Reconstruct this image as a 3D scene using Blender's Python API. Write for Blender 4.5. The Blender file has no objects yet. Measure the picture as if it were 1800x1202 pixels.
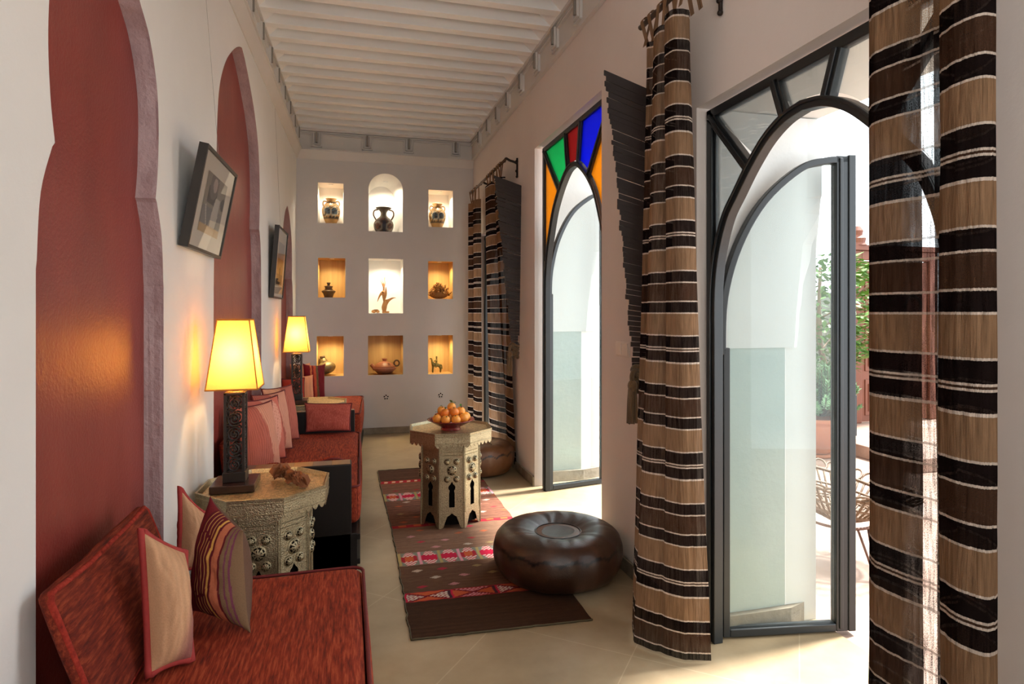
import bpy, bmesh, math, random
import numpy as np
from mathutils import Vector, Matrix, noise, Euler
R = math.radians
random.seed(7)
SC = bpy.context.scene
COL = SC.collection
# ---------------------------------------------------------------- calibration
F = 1080.0; YH = 550.0; VPX = 612.0; H = 1.4
TH = math.atan((900 - VPX) / F); CT, ST = math.cos(TH), math.sin(TH)

def ray(u, v):
    r = (u - 900) / F
    return (r * CT + ST, CT - r * ST, (YH - v) / F)
def atZ(u, v, z=0.0):
    a = ray(u, v); k = (z - H) / a[2]
    return Vector((a[0] * k, a[1] * k, z))
def atX(u, v, x):
    a = ray(u, v); k = x / a[0]
    return Vector((x, a[1] * k, H + a[2] * k))
def atY(u, v, y):
    a = ray(u, v); k = y / a[1]
    return Vector((a[0] * k, y, H + a[2] * k))
def WLX(y):                      # the left wall runs very slightly out of square
    return -0.561 - 0.0225 * (7.28 - y)
XR = 1.455; YB = 7.28; YF = -2.2

# ---------------------------------------------------------------- colour
def lin(c):
    return tuple(((x / 255) / 12.92 if x / 255 <= 0.04045 else (((x / 255) + 0.055) / 1.055) ** 2.4) for x in c)

# ---------------------------------------------------------------- materials
class NT:
    def __init__(s, name):
        s.m = bpy.data.materials.new(name); s.m.use_nodes = True
        s.t = s.m.node_tree; s.t.nodes.clear()
        s.out = s.n('ShaderNodeOutputMaterial')
    def n(s, typ, **kw):
        nd = s.t.nodes.new(typ)
        for k, v in kw.items(): setattr(nd, k, v)
        return nd
    def l(s, a, b): s.t.links.new(a, b)
    def coord(s, scale=(1, 1, 1), kind='Object', rot=(0, 0, 0)):
        tc = s.n('ShaderNodeTexCoord'); mp = s.n('ShaderNodeMapping')
        mp.inputs['Scale'].default_value = scale; mp.inputs['Rotation'].default_value = rot
        s.l(tc.outputs[kind], mp.inputs['Vector']); return mp.outputs['Vector']
    def noise(s, vec, scale, detail=4, rough=0.55, dist=0.0):
        nd = s.n('ShaderNodeTexNoise'); nd.inputs['Scale'].default_value = scale
        nd.inputs['Detail'].default_value = detail; nd.inputs['Roughness'].default_value = rough
        nd.inputs['Distortion'].default_value = dist
        s.l(vec, nd.inputs['Vector']); return nd.outputs['Fac']
    def ramp(s, fac, stops):
        nd = s.n('ShaderNodeValToRGB'); e = nd.color_ramp.elements
        e[0].position = stops[0][0]; e[0].color = (*stops[0][1], 1)
        e[1].position = stops[-1][0]; e[1].color = (*stops[-1][1], 1)
        for p, c in stops[1:-1]:
            q = e.new(p); q.color = (*c, 1)
        s.l(fac, nd.inputs['Fac']); return nd.outputs['Color']
    def mixc(s, fac, a, b, mode='MIX'):
        nd = s.n('ShaderNodeMix', data_type='RGBA', blend_type=mode)
        for sock, v in ((nd.inputs[0], fac), (nd.inputs[6], a), (nd.inputs[7], b)):
            if hasattr(v, 'links'): s.l(v, sock)
            elif isinstance(v, (int, float)): sock.default_value = v
            else: sock.default_value = (*v, 1)
        return nd.outputs[2]
    def math(s, op, a, b=0.0):
        nd = s.n('ShaderNodeMath', operation=op)
        for i, v in enumerate((a, b)):
            if hasattr(v, 'links'): s.l(v, nd.inputs[i])
            else: nd.inputs[i].default_value = v
        return nd.outputs[0]
    def bump(s, h, strength=0.3, dist=0.01):
        nd = s.n('ShaderNodeBump'); nd.inputs['Strength'].default_value = strength
        nd.inputs['Distance'].default_value = dist; s.l(h, nd.inputs['Height']); return nd.outputs['Normal']
    def bsdf(s, color, rough=0.6, metal=0.0, normal=None, spec=0.5, sheen=0.0, coat=0.0):
        b = s.n('ShaderNodeBsdfPrincipled')
        if hasattr(color, 'links'): s.l(color, b.inputs['Base Color'])
        else: b.inputs['Base Color'].default_value = (*color, 1)
        if hasattr(rough, 'links'): s.l(rough, b.inputs['Roughness'])
        else: b.inputs['Roughness'].default_value = rough
        b.inputs['Metallic'].default_value = metal
        b.inputs['Specular IOR Level'].default_value = spec
        b.inputs['Sheen Weight'].default_value = sheen
        b.inputs['Coat Weight'].default_value = coat
        if normal is not None: s.l(normal, b.inputs['Normal'])
        return b.outputs[0]
    def fin(s, sh): s.l(sh, s.out.inputs['Surface']); return s.m

def plaster(name, c1, c2, rough=0.8, scale=1.6, bs=0.25, spec=0.3, fine=30):
    t = NT(name); v = t.coord()
    f = t.noise(v, scale, 6, 0.6); g = t.noise(v, fine, 5, 0.6)
    col = t.ramp(f, [(0.32, lin(c1)), (0.68, lin(c2))])
    h = t.math('ADD', t.math('MULTIPLY', f, 2.0), g)
    return t.fin(t.bsdf(col, rough, normal=t.bump(h, bs, 0.012), spec=spec))

def plain(name, c, rough=0.6, metal=0.0, spec=0.5, var=0.12, scale=12, bs=0.08, coat=0.0):
    t = NT(name); v = t.coord(); f = t.noise(v, scale, 4)
    a = lin(c); col = t.mixc(f, tuple(x * (1 - var) for x in a), tuple(min(1, x * (1 + var)) for x in a))
    return t.fin(t.bsdf(col, rough, metal, t.bump(f, bs, 0.005), spec, coat=coat))

def streak(name, c1, c2, c3, sc=(8, 260, 8), rough=0.85, sheen=0.3, bs=0.35, rot=(0, 0, 0)):
    """chenille or slubby cloth: broken streaks along one thread direction"""
    t = NT(name); v = t.coord(sc, rot=rot); f = t.noise(v, 1.0, 5, 0.65, 0.3)
    v2 = t.coord(); g = t.noise(v2, 3.0, 3)
    col = t.ramp(f, [(0.28, lin(c1)), (0.5, lin(c2)), (0.72, lin(c3))])
    col = t.mixc(t.math('MULTIPLY', g, 0.35), col, lin(c1))
    return t.fin(t.bsdf(col, rough, normal=t.bump(f, bs, 0.004), spec=0.25, sheen=sheen))

def attr(name, rough=0.8, bs=0.3, bscale=(300, 300, 300), spec=0.3, metal=0.0, var=0.25, sheen=0.0, coat=0.0):
    """colour comes from the mesh's own woven or painted pattern"""
    t = NT(name); a = t.n('ShaderNodeAttribute', attribute_name='Col')
    v = t.coord(bscale); f = t.noise(v, 1.0, 4, 0.6)
    k = t.n('ShaderNodeMapRange'); k.inputs[3].default_value = 1 - var; k.inputs[4].default_value = 1 + var
    t.l(f, k.inputs[0])
    col = t.mixc(1.0, a.outputs['Color'], k.outputs[0], 'MULTIPLY')
    return t.fin(t.bsdf(col, rough, metal, t.bump(f, bs, 0.003), spec, sheen=sheen, coat=coat))

def glass(name, tint=(1, 1, 1), ior=1.35, refl=1.0, haze=0.0, hazec=(1, 1, 1)):
    t = NT(name); tr = t.n('ShaderNodeBsdfTransparent'); tr.inputs[0].default_value = (*tint, 1)
    gl = t.n('ShaderNodeBsdfGlossy'); gl.inputs['Roughness'].default_value = 0.02
    fr = t.n('ShaderNodeFresnel'); fr.inputs['IOR'].default_value = ior
    mx = t.n('ShaderNodeMixShader'); t.l(t.math('MULTIPLY', fr.outputs[0], refl), mx.inputs[0])
    t.l(tr.outputs[0], mx.inputs[1]); t.l(gl.outputs[0], mx.inputs[2])
    if haze:
        d = t.n('ShaderNodeBsdfDiffuse'); d.inputs[0].default_value = (*hazec, 1)
        tl = t.n('ShaderNodeBsdfTranslucent'); tl.inputs[0].default_value = (*hazec, 1)
        ad = t.n('ShaderNodeMixShader'); t.l(d.outputs[0], ad.inputs[1]); t.l(tl.outputs[0], ad.inputs[2])
        m2 = t.n('ShaderNodeMixShader'); m2.inputs[0].default_value = haze
        t.l(mx.outputs[0], m2.inputs[1]); t.l(ad.outputs[0], m2.inputs[2]); return t.fin(m2.outputs[0])
    return t.fin(mx.outputs[0])

M = {}
M['wall'] = plaster('wall_plaster', (221, 221, 218), (228, 228, 225), 0.75, 1.2, 0.10)
M['wall_b'] = plaster('back_wall_plaster', (203, 201, 200), (211, 209, 208), 0.8, 1.2, 0.10)
M['wall_r'] = plaster('right_wall_plaster', (218, 207, 200), (226, 216, 209), 0.8, 1.0, 0.10)
M['ceil'] = plaster('ceiling_paint', (236, 236, 234), (242, 242, 240), 0.7, 2.0, 0.06)
M['frieze'] = plaster('frieze_paint', (206, 203, 198), (213, 210, 206), 0.7, 2.0, 0.05)
M['frieze_shade'] = plaster('frieze_slot_shade', (142, 136, 128), (152, 146, 138), 0.7, 2.0, 0.05)  # shadow of the carved slots put into the colour
M['white'] = plaster('white_plaster', (238, 236, 230), (245, 243, 238), 0.75, 1.5, 0.10)
M['mauve'] = plaster('mauve_tadelakt', (158, 133, 134), (178, 154, 154), 0.55, 6, 0.75, 0.4, 18)
M['tan'] = None
M['base'] = plaster('baseboard_stone', (120, 108, 92), (152, 140, 122), 0.7, 9, 0.4)
M['stucco'] = plaster('outer_stucco', (220, 221, 218), (227, 228, 225), 0.8, 1.5, 0.10)
M['dado'] = plaster('dado_tadelakt', (160, 176, 170), (178, 190, 184), 0.35, 2, 0.2, 0.5)

def mk_red():
    t = NT('red_tadelakt'); v = t.coord((1, 1, 0.45)); f = t.noise(v, 2.2, 6, 0.6); v2 = t.coord((14, 14, 1.2)); s = t.noise(v2, 1.0, 3)
    v3 = t.coord(); g = t.noise(v3, 90, 3)
    col = t.ramp(f, [(0.3, lin((118, 44, 38))), (0.55, lin((136, 54, 46))), (0.75, lin((152, 68, 58)))])
    sc = t.ramp(s, [(0.66, (0, 0, 0)), (0.8, (0.16, 0.16, 0.16))])
    col = t.mixc(sc, col, lin((176, 96, 82)))
    h = t.math('ADD', t.math('MULTIPLY', f, 1.5), t.math('MULTIPLY', g, 0.5))
    return t.fin(t.bsdf(col, 0.36, normal=t.bump(h, 0.3, 0.01), spec=0.5))
M['red'] = mk_red()

def mk_tan():
    t = NT('niche_wood_lining'); v = t.coord((18, 18, 0.8)); f = t.noise(v, 1.0, 5, 0.6)
    col = t.ramp(f, [(0.3, lin((176, 138, 84))), (0.7, lin((204, 168, 112)))])
    return t.fin(t.bsdf(col, 0.55, normal=t.bump(f, 0.1, 0.004)))
M['tan'] = mk_tan()

def mk_floor():
    t = NT('floor_tadelakt'); v = t.coord(); f = t.noise(v, 1.1, 7, 0.62); g = t.noise(v, 14, 5)
    col = t.ramp(f, [(0.30, lin((124, 103, 76))), (0.47, lin((156, 135, 104))), (0.72, lin((184, 165, 135)))])
    col = t.mixc(t.math('MULTIPLY', g, 0.25), col, lin((150, 128, 98)))
    b = t.n('ShaderNodeTexBrick'); b.offset = 0.0; b.inputs['Scale'].default_value = 1.0
    b.inputs['Mortar Size'].default_value = 0.0022; b.inputs['Brick Width'].default_value = 0.62; b.inputs['Row Height'].default_value = 0.62
    b.inputs['Color1'].default_value = (0, 0, 0, 1); b.inputs['Color2'].default_value = (0, 0, 0, 1); b.inputs['Mortar'].default_value = (1, 1, 1, 1)
    t.l(t.coord(rot=(0, 0, R(40))), b.inputs['Vector'])
    m = t.math('MULTIPLY', b.outputs['Color'], t.math('MULTIPLY', f, 0.45))
    col = t.mixc(m, col, lin((226, 206, 172)))
    rg = t.n('ShaderNodeMapRange'); rg.inputs[3].default_value = 0.28; rg.inputs[4].default_value = 0.5; t.l(f, rg.inputs[0])
    return t.fin(t.bsdf(col, rg.outputs[0], normal=t.bump(g, 0.06, 0.005), spec=0.45))
M['floor'] = mk_floor()

def mk_patio():
    t = NT('patio_paving'); v = t.coord(); f = t.noise(v, 2.2, 6, 0.65)
    col = t.ramp(f, [(0.3, lin((124, 92, 76))), (0.5, lin((152, 126, 110))), (0.7, lin((166, 144, 130)))])
    b = t.n('ShaderNodeTexBrick'); b.offset = 0.5; b.inputs['Scale'].default_value = 1.0
    b.inputs['Mortar Size'].default_value = 0.004; b.inputs['Brick Width'].default_value = 0.5; b.inputs['Row Height'].default_value = 0.5
    b.inputs['Color1'].default_value = (0, 0, 0, 1); b.inputs['Color2'].default_value = (0, 0, 0, 1); b.inputs['Mortar'].default_value = (1, 1, 1, 1)
    t.l(v, b.inputs['Vector'])
    col = t.mixc(t.math('MULTIPLY', b.outputs['Color'], 0.6), col, lin((150, 130, 112)))
    return t.fin(t.bsdf(col, 0.7))
M['patio'] = mk_patio()

M['rust'] = streak('rust_chenille', (72, 20, 10), (142, 48, 24), (188, 88, 52), (150, 13, 60), sheen=0.0)
M['rust_d'] = streak('dark_rust_chenille', (58, 16, 8), (112, 36, 18), (158, 70, 40), (120, 13, 90), sheen=0.0)
M['rust_p'] = streak('rust_chenille_edge', (96, 22, 14), (150, 44, 30), (180, 66, 48), (60, 60, 60), sheen=0.0)
M['coral'] = streak('coral_slub_cloth', (136, 52, 42), (176, 84, 70), (206, 120, 102), (240, 240, 9), sheen=0.0)
M['piping'] = plain('red_piping', (150, 44, 40), 0.8, var=0.25, scale=90)
M['piping_d'] = plain('maroon_piping', (98, 22, 22), 0.8, var=0.25, scale=90)
M['pillow'] = attr('woven_pillow_cloth', 0.85, 0.35, (220, 220, 220), 0.2, var=0.18)
M['blackwood'] = plain('black_stained_wood', (18, 12, 11), 0.45, var=0.3, scale=5, spec=0.3)
M['lampwood'] = plain('carved_dark_wood', (30, 20, 15), 0.35, var=0.35, scale=20, spec=0.5)
M['plinthwood'] = plain('polished_dark_wood', (52, 26, 18), 0.22, var=0.3, scale=8, spec=0.5)
M['inlay_a'] = plain('grey_wood_inlay', (104, 88, 80), 0.3, var=0.2, scale=30)
M['inlay_b'] = plain('brass_inlay', (150, 118, 82), 0.35, 0.4, var=0.3, scale=60)

def mk_metal(name, c1, c2, scale=90, rough=0.42, eng=0.0):
    t = NT(name); v = t.coord()
    vo = t.n('ShaderNodeTexVoronoi'); vo.inputs['Scale'].default_value = scale; t.l(v, vo.inputs['Vector'])
    f = t.noise(v, scale * 0.5, 5, 0.7); g = t.noise(v, 6, 3)
    h = t.math('ADD', vo.outputs['Distance'], f)
    col = t.ramp(t.math('MULTIPLY', h, 0.6), [(0.25, lin(c1)), (0.6, lin(c2))])
    col = t.mixc(t.math('MULTIPLY', g, 0.4), col, lin(c1))
    ed_ = t.n('ShaderNodeTexVoronoi', feature='DISTANCE_TO_EDGE'); ed_.inputs['Scale'].default_value = scale * .27; ed_.inputs['Randomness'].default_value = .45; t.l(v, ed_.inputs['Vector'])
    col = t.mixc(t.ramp(ed_.outputs['Distance'], [(0.02, (eng, eng, eng)), (0.10, (0, 0, 0))]), col, lin(tuple(x * .45 for x in c1)))
    return t.fin(t.bsdf(col, rough, 0.85, t.bump(h, 0.55, 0.003)))
M['silver'] = mk_metal('engraved_nickel_silver', (82, 70, 50), (194, 180, 146), 190, .36, .12)
M['brass'] = mk_metal('engraved_brass_tray', (164, 130, 80), (246, 220, 170), 150, 0.36, .35)
M['darkhole'] = plain('dark_opening', (14, 11, 9), 0.9, spec=0.1)

def mk_leather(name, c1, c2, c3, rough):
    t = NT(name); v = t.coord(); f = t.noise(v, 5, 6, 0.65); g = t.noise(v, 160, 3)
    col = t.ramp(f, [(0.3, lin(c1)), (0.55, lin(c2)), (0.75, lin(c3))])
    a = t.n('ShaderNodeAttribute', attribute_name='Col')
    col = t.mixc(1.0, col, a.outputs['Color'], 'MULTIPLY')
    h = t.math('ADD', f, t.math('MULTIPLY', g, 0.4))
    return t.fin(t.bsdf(col, rough, normal=t.bump(h, 0.25, 0.006), spec=0.55))
M['leather'] = mk_leather('dark_brown_leather', (44, 26, 17), (68, 42, 28), (98, 63, 43), 0.34)
M['leather_t'] = mk_leather('tan_brown_leather', (84, 52, 30), (112, 72, 42), (136, 92, 56), 0.42)
M['rug'] = attr('kilim_wool', 0.95, 0.6, (160, 420, 160), 0.1, var=0.28)
M['frame'] = plain('black_painted_steel', (22, 27, 30), 0.38, var=0.15, scale=40, spec=0.5)
M['iron'] = plain('dark_wrought_iron', (44, 34, 28), 0.5, 0.5, var=0.3, scale=60)
M['rod'] = plain('bronze_rod', (92, 72, 54), 0.4, 0.6, var=0.2, scale=40)
M['slat'] = plain('dark_wenge_slats', (40, 30, 28), 0.6, var=0.22, scale=30)
M['rope'] = streak('twisted_rope', (46, 34, 24), (104, 84, 60), (140, 116, 86), (300, 300, 60), bs=0.6)
M['tassel'] = streak('tassel_thread', (74, 54, 36), (116, 90, 62), (146, 118, 84), (300, 300, 6), bs=0.5)
M['switch'] = plain('white_switch_plastic', (226, 216, 206), 0.4, var=0.03)
M['glass'] = glass('clear_window_glass', (0.96, 0.985, 0.98), 1.3, 0.8, 0.05, (0.86, 0.93, 0.92))
M['glass2'] = glass('clear_door_glass', (0.96, 0.98, 0.975), 1.3, 0.7, 0.05, (0.80, 0.9, 0.9))
for n, c, hz in (('green', (0.05, 0.72, 0.32), (.05, .75, .36)), ('ruby', (0.50, 0.06, 0.07), (.6, .08, .09)), ('blue', (0.02, 0.07, 0.95), (.02, .07, 1)), ('amber', (1.0, 0.55, 0.06), (1, .56, .08))):
    M['g_' + n] = glass(n + '_stained_glass', c, 1.25, 0.6, 0.35, hz)
M['wire'] = plain('grey_wire', (150, 148, 144), 0.5)
M['picglass'] = glass('picture_glass', (1, 1, 1), 1.5, 1.0)
M['mat'] = plain('cream_mount_card', (226, 214, 196), 0.8, var=0.02)
M['print'] = attr('photographic_print', 0.5, 0.0, (10, 10, 10), 0.3, var=0.03)
M['picframe'] = plain('dark_picture_frame', (38, 32, 26), 0.4, var=0.2, scale=20)

def mk_shade():
    t = NT('amber_lampshade_cloth'); v = t.coord((240, 240, 240)); f = t.noise(v, 1.0, 3)
    col = t.mixc(f, lin((248, 190, 96)), lin((254, 206, 122)))
    d = t.n('ShaderNodeBsdfDiffuse'); tr = t.n('ShaderNodeBsdfTranslucent')
    t.l(col, d.inputs[0]); t.l(col, tr.inputs[0])
    mx = t.n('ShaderNodeMixShader'); mx.inputs[0].default_value = 0.50
    t.l(d.outputs[0], mx.inputs[1]); t.l(tr.outputs[0], mx.inputs[2]); return t.fin(mx.outputs[0])
M['shade'] = mk_shade()
M['shadetrim'] = plain('lampshade_binding', (186, 122, 40), 0.8, var=0.1)

def emit(name, c, s):
    t = NT(name); e = t.n('ShaderNodeEmission'); e.inputs[0].default_value = (*c, 1); e.inputs[1].default_value = s
    return t.fin(e.outputs[0])
M['bulb'] = emit('lit_bulb', (1.0, 0.72, 0.32), 14)
M['spotlens'] = emit('lit_spot_lens', (1.0, 0.85, 0.6), 9)

WH, BK, BR, TN = (206, 190, 176), (28, 20, 19), (70, 49, 37), (142, 111, 84)
SEQ = [(.002, BR), (.0078, WH), (.0535, BK), (.0595, WH), (.146, TN), (.152, WH), (.1935, BK), (.1995, WH), (.270, BR), (.276, WH), (.3175, BK), (.3235, WH), (.412, TN), (.418, WH), (.4605, BK), (.467, WH), (.469, BR)]
def mk_curtain():
    t = NT('striped_open_weave'); a = t.n('ShaderNodeAttribute', attribute_name='Col')
    uv = t.n('ShaderNodeUVMap')
    def nz(sx, sy, d=4, r=.6):
        mp = t.n('ShaderNodeMapping'); mp.inputs['Scale'].default_value = (sx, sy, 1); t.l(uv.outputs[0], mp.inputs[0]); return t.noise(mp.outputs[0], 1.0, d, r, 0.2)
    f = nz(130, 9, 5); g = nz(560, 420, 3); w = nz(420, 8, 2)
    sp = t.n('ShaderNodeSeparateXYZ'); t.l(uv.outputs[0], sp.inputs[0])
    z = t.math('ADD', sp.outputs[1], t.math('MULTIPLY', t.math('SUBTRACT', w, .5), .0045))
    fr = t.math('FRACT', t.math('DIVIDE', t.math('SUBTRACT', z, 1.25 - .469 * 8), .469))
    rp = t.n('ShaderNodeValToRGB'); rp.color_ramp.interpolation = 'CONSTANT'; el = rp.color_ramp.elements
    st = [(0.0, BR)] + [(SEQ[i][0] / .469, SEQ[i + 1][1]) for i in range(len(SEQ) - 1)]
    el[0].position = 0; el[0].color = (*lin(st[0][1]), 1); el[1].position = st[-1][0]; el[1].color = (*lin(st[-1][1]), 1)
    for p, c in st[1:-1]:
        q = el.new(p); q.color = (*lin(c), 1)
    t.l(fr, rp.inputs[0])
    k = t.n('ShaderNodeMapRange'); k.inputs[1].default_value = .3; k.inputs[2].default_value = .7; k.inputs[3].default_value = 0.62; k.inputs[4].default_value = 1.3; t.l(f, k.inputs[0])
    col = t.mixc(1.0, rp.outputs[0], k.outputs[0], 'MULTIPLY')
    d = t.n('ShaderNodeBsdfDiffuse'); tl = t.n('ShaderNodeBsdfTranslucent'); t.l(col, d.inputs[0]); t.l(col, tl.inputs[0])
    nb = t.bump(t.math('ADD', t.math('MULTIPLY', f, 2.0), t.math('MULTIPLY', g, 0.4)), 0.7, 0.006); t.l(nb, d.inputs['Normal'])
    mx = t.n('ShaderNodeMixShader'); mx.inputs[0].default_value = 0.22; t.l(d.outputs[0], mx.inputs[1]); t.l(tl.outputs[0], mx.inputs[2])
    tr = t.n('ShaderNodeBsdfTransparent')
    hole = t.n('ShaderNodeMapRange'); hole.inputs[1].default_value = 0.40; hole.inputs[2].default_value = 0.60
    hole.inputs[3].default_value = 0.02; hole.inputs[4].default_value = 0.72
    t.l(t.math('ADD', t.math('MULTIPLY', g, 0.55), t.math('MULTIPLY', f, 0.45)), hole.inputs[0])
    bw = t.n('ShaderNodeRGBToBW'); t.l(rp.outputs[0], bw.inputs[0]); thick = t.math('LESS_THAN', bw.outputs[0], .4)
    hf = t.math('MULTIPLY', t.math('MULTIPLY', hole.outputs[0], a.outputs['Alpha']), t.math('ADD', t.math('MULTIPLY', thick, .65), .35))
    m2 = t.n('ShaderNodeMixShader'); t.l(hf, m2.inputs[0]); t.l(mx.outputs[0], m2.inputs[1]); t.l(tr.outputs[0], m2.inputs[2])
    return t.fin(m2.outputs[0])
M['curtain'] = mk_curtain()
M['pottery'] = attr('painted_pottery', 0.4, 0.15, (60, 60, 60), 0.5, var=0.15)
M['darkpot'] = plain('burnished_clay', (88, 66, 48), 0.45, var=0.3, scale=30)
M['gourd'] = plain('patinated_bronze_gourd', (128, 112, 80), 0.45, 0.5, var=0.5, scale=60, bs=0.3)
M['clay'] = attr('glazed_terracotta', 0.45, 0.2, (40, 40, 40), 0.5, var=0.2)
M['carvewood'] = plain('carved_pale_wood', (178, 128, 74), 0.6, var=0.2, scale=18)
M['coralrock'] = plain('pitted_root_wood', (166, 118, 66), 0.8, var=0.4, scale=50, bs=0.5)
M['bronze'] = plain('aged_bronze', (112, 104, 62), 0.4, 0.7, var=0.4, scale=60, bs=0.3)
M['drose'] = plain('desert_rose_crystal', (140, 84, 48), 0.75, var=0.3, scale=40, bs=0.4)
M['orange'] = plain('orange_peel', (240, 158, 58), 0.42, var=0.1, scale=120, bs=0.2)
M['orange2'] = plain('ripe_orange_peel', (228, 130, 42), 0.42, var=0.12, scale=120, bs=0.2)
M['leaf'] = plain('green_leaf', (92, 138, 62), 0.5, var=0.3, scale=20)
M['stem'] = plain('brown_stem', (70, 60, 34), 0.7)
M['bowl'] = plain('oxblood_glaze', (138, 44, 44), 0.2, var=0.12, spec=0.6)
M['terracotta'] = plain('terracotta', (140, 82, 50), 0.75, var=0.2, scale=10, bs=0.2)
M['succulent'] = plain('blue_green_needles', (98, 132, 92), 0.6, var=0.25, scale=16)
M['shrub'] = plain('bright_foliage', (84, 120, 46), 0.55, var=0.35, scale=12)
M['bark'] = plain('grey_bark', (120, 100, 76), 0.8, var=0.3, scale=20)
M['gatewood'] = plain('red_brown_gate_wood', (104, 56, 36), 0.6, var=0.3, scale=8)
M['rattan'] = plain('natural_rattan', (88, 63, 38), 0.55, var=0.25, scale=50)
M['rust_metal'] = plain('brown_metal_rod', (82, 52, 38), 0.45, 0.5)
M['gwall'] = plaster('garden_wall_paint', (166, 178, 166), (180, 190, 178), 0.8)
M['gpost'] = plain('dark_green_post', (34, 48, 44), 0.5)
M['rug_out'] = plain('pale_green_outdoor_mat', (176, 186, 168), 0.9, var=0.2, scale=60)
SKY, SUN, FILL, FILL2, EXPO = 3.8, 16.0, 7, 46, 0.18
from mathutils.geometry import tessellate_polygon
# ---------------------------------------------------------------- mesh helpers
class B:
    def __init__(s): s.v = []; s.f = []; s.m = []; s.c = None
    def add(s, vs, fs, mi=0):
        o = len(s.v); s.v += [Vector(p) for p in vs]
        s.f += [tuple(o + i for i in q) for q in fs]; s.m += [mi] * len(fs); return s
    def box(s, a, b, mi=0):
        x0, y0, z0 = (min(p, q) for p, q in zip(a, b)); x1, y1, z1 = (max(p, q) for p, q in zip(a, b))
        return s.add([(x0, y0, z0), (x1, y0, z0), (x1, y1, z0), (x0, y1, z0), (x0, y0, z1), (x1, y0, z1), (x1, y1, z1), (x0, y1, z1)],
                     [(0, 3, 2, 1), (4, 5, 6, 7), (0, 1, 5, 4), (1, 2, 6, 5), (2, 3, 7, 6), (3, 0, 4, 7)], mi)
    def hexa(s, p, mi=0):        # 8 points: bottom ring then top ring
        return s.add(p, [(3, 2, 1, 0), (4, 5, 6, 7), (0, 1, 5, 4), (1, 2, 6, 5), (2, 3, 7, 6), (3, 0, 4, 7)], mi)
    def prism(s, poly, fn, t0, t1, mi=0, mi_side=None, holes=()):
        """extrude a 2-D polygon (with holes); fn(p, q, t) gives the 3-D point"""
        loops = [list(poly)] + [list(h) for h in holes]
        flat = [p for l in loops for p in l]
        tris = tessellate_polygon([[Vector((p[0], p[1], 0)) for p in l] for l in loops])
        n = len(flat)
        s.add([fn(p[0], p[1], t0) for p in flat] + [fn(p[0], p[1], t1) for p in flat],
              [tuple(t) for t in tris] + [tuple(n + i for i in t[::-1]) for t in tris], mi)
        o = len(s.v) - 2 * n; k = 0; fs = []
        for l in loops:
            m = len(l)
            fs += [(o + k + i, o + k + (i + 1) % m, o + n + k + (i + 1) % m, o + n + k + i) for i in range(m)]
            k += m
        s.f += fs; s.m += [mi if mi_side is None else mi_side] * len(fs); return s
    def tube(s, pts, r, n=8, mi=0, closed=False, cap=True):
        pts = [Vector(p) for p in pts]; N = len(pts); rs = r if isinstance(r, (list, tuple)) else [r] * N
        up = None; rings = []
        for i, p in enumerate(pts):
            a = pts[(i - 1) % N] if (closed or i > 0) else p; b = pts[(i + 1) % N] if (closed or i < N - 1) else p
            d = (b - a); d = d.normalized() if d.length > 1e-9 else Vector((0, 0, 1))
            if up is None:
                up = Vector((0, 0, 1)) if abs(d.z) < 0.9 else Vector((1, 0, 0))
            up = (up - d * up.dot(d)); up = up.normalized() if up.length > 1e-6 else d.orthogonal().normalized()
            w = d.cross(up)
            rings.append([p + (up * math.cos(2 * math.pi * k / n) + w * math.sin(2 * math.pi * k / n)) * rs[i] for k in range(n)])
        vs = [q for rg in rings for q in rg]; fs = []
        for i in range(N if closed else N - 1):
            j = (i + 1) % N
            fs += [(i * n + k, i * n + (k + 1) % n, j * n + (k + 1) % n, j * n + k) for k in range(n)]
        if cap and not closed: fs += [tuple(range(n))[::-1], tuple((N - 1) * n + k for k in range(n))]
        return s.add(vs, fs, mi)
    def lathe(s, prof, c=(0, 0, 0), n=32, mi=0, wob=None, mifn=None, squash=1.0):
        c = Vector(c); o = len(s.v); fs = []; ms = []
        for i, (r, z) in enumerate(prof):
            for k in range(n):
                a = 2 * math.pi * k / n; rr = r * (wob(a, z) if wob else 1)
                s.v.append(c + Vector((rr * math.cos(a), rr * math.sin(a) * squash, z)))
        for i in range(len(prof) - 1):
            for k in range(n):
                fs.append((o + i * n + k, o + i * n + (k + 1) % n, o + (i + 1) * n + (k + 1) % n, o + (i + 1) * n + k))
                ms.append(mifn(i, k) if mifn else mi)
        s.f += fs; s.m += ms
        for i, rev in ((0, True), (len(prof) - 1, False)):
            if prof[i][0] > 1e-5:
                q = tuple(o + i * n + k for k in range(n)); s.f.append(q[::-1] if rev else q); s.m.append(ms[0] if rev else ms[-1])
        return s
    def grid(s, fn, nu, nv, mi=0):
        o = len(s.v); s.v += [Vector(fn(i / nu, j / nv)) for j in range(nv + 1) for i in range(nu + 1)]
        s.f += [(o + j * (nu + 1) + i, o + j * (nu + 1) + i + 1, o + (j + 1) * (nu + 1) + i + 1, o + (j + 1) * (nu + 1) + i) for j in range(nv) for i in range(nu)]
        s.m += [mi] * (nu * nv); return s
    def ball(s, c, r, nu=16, nv=10, mi=0, sc=(1, 1, 1)):
        prof = [(max(1e-6, r * math.sin(math.pi * j / nv)), -r * math.cos(math.pi * j / nv)) for j in range(nv + 1)]
        o = len(s.v); s.lathe(prof, (0, 0, 0), nu, mi)
        for i in range(o, len(s.v)): s.v[i] = Vector((s.v[i].x * sc[0], s.v[i].y * sc[1], s.v[i].z * sc[2])) + Vector(c)
        return s
    def xf(s, mat, start=0):
        for i in range(start, len(s.v)): s.v[i] = mat @ s.v[i]
        return s

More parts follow.
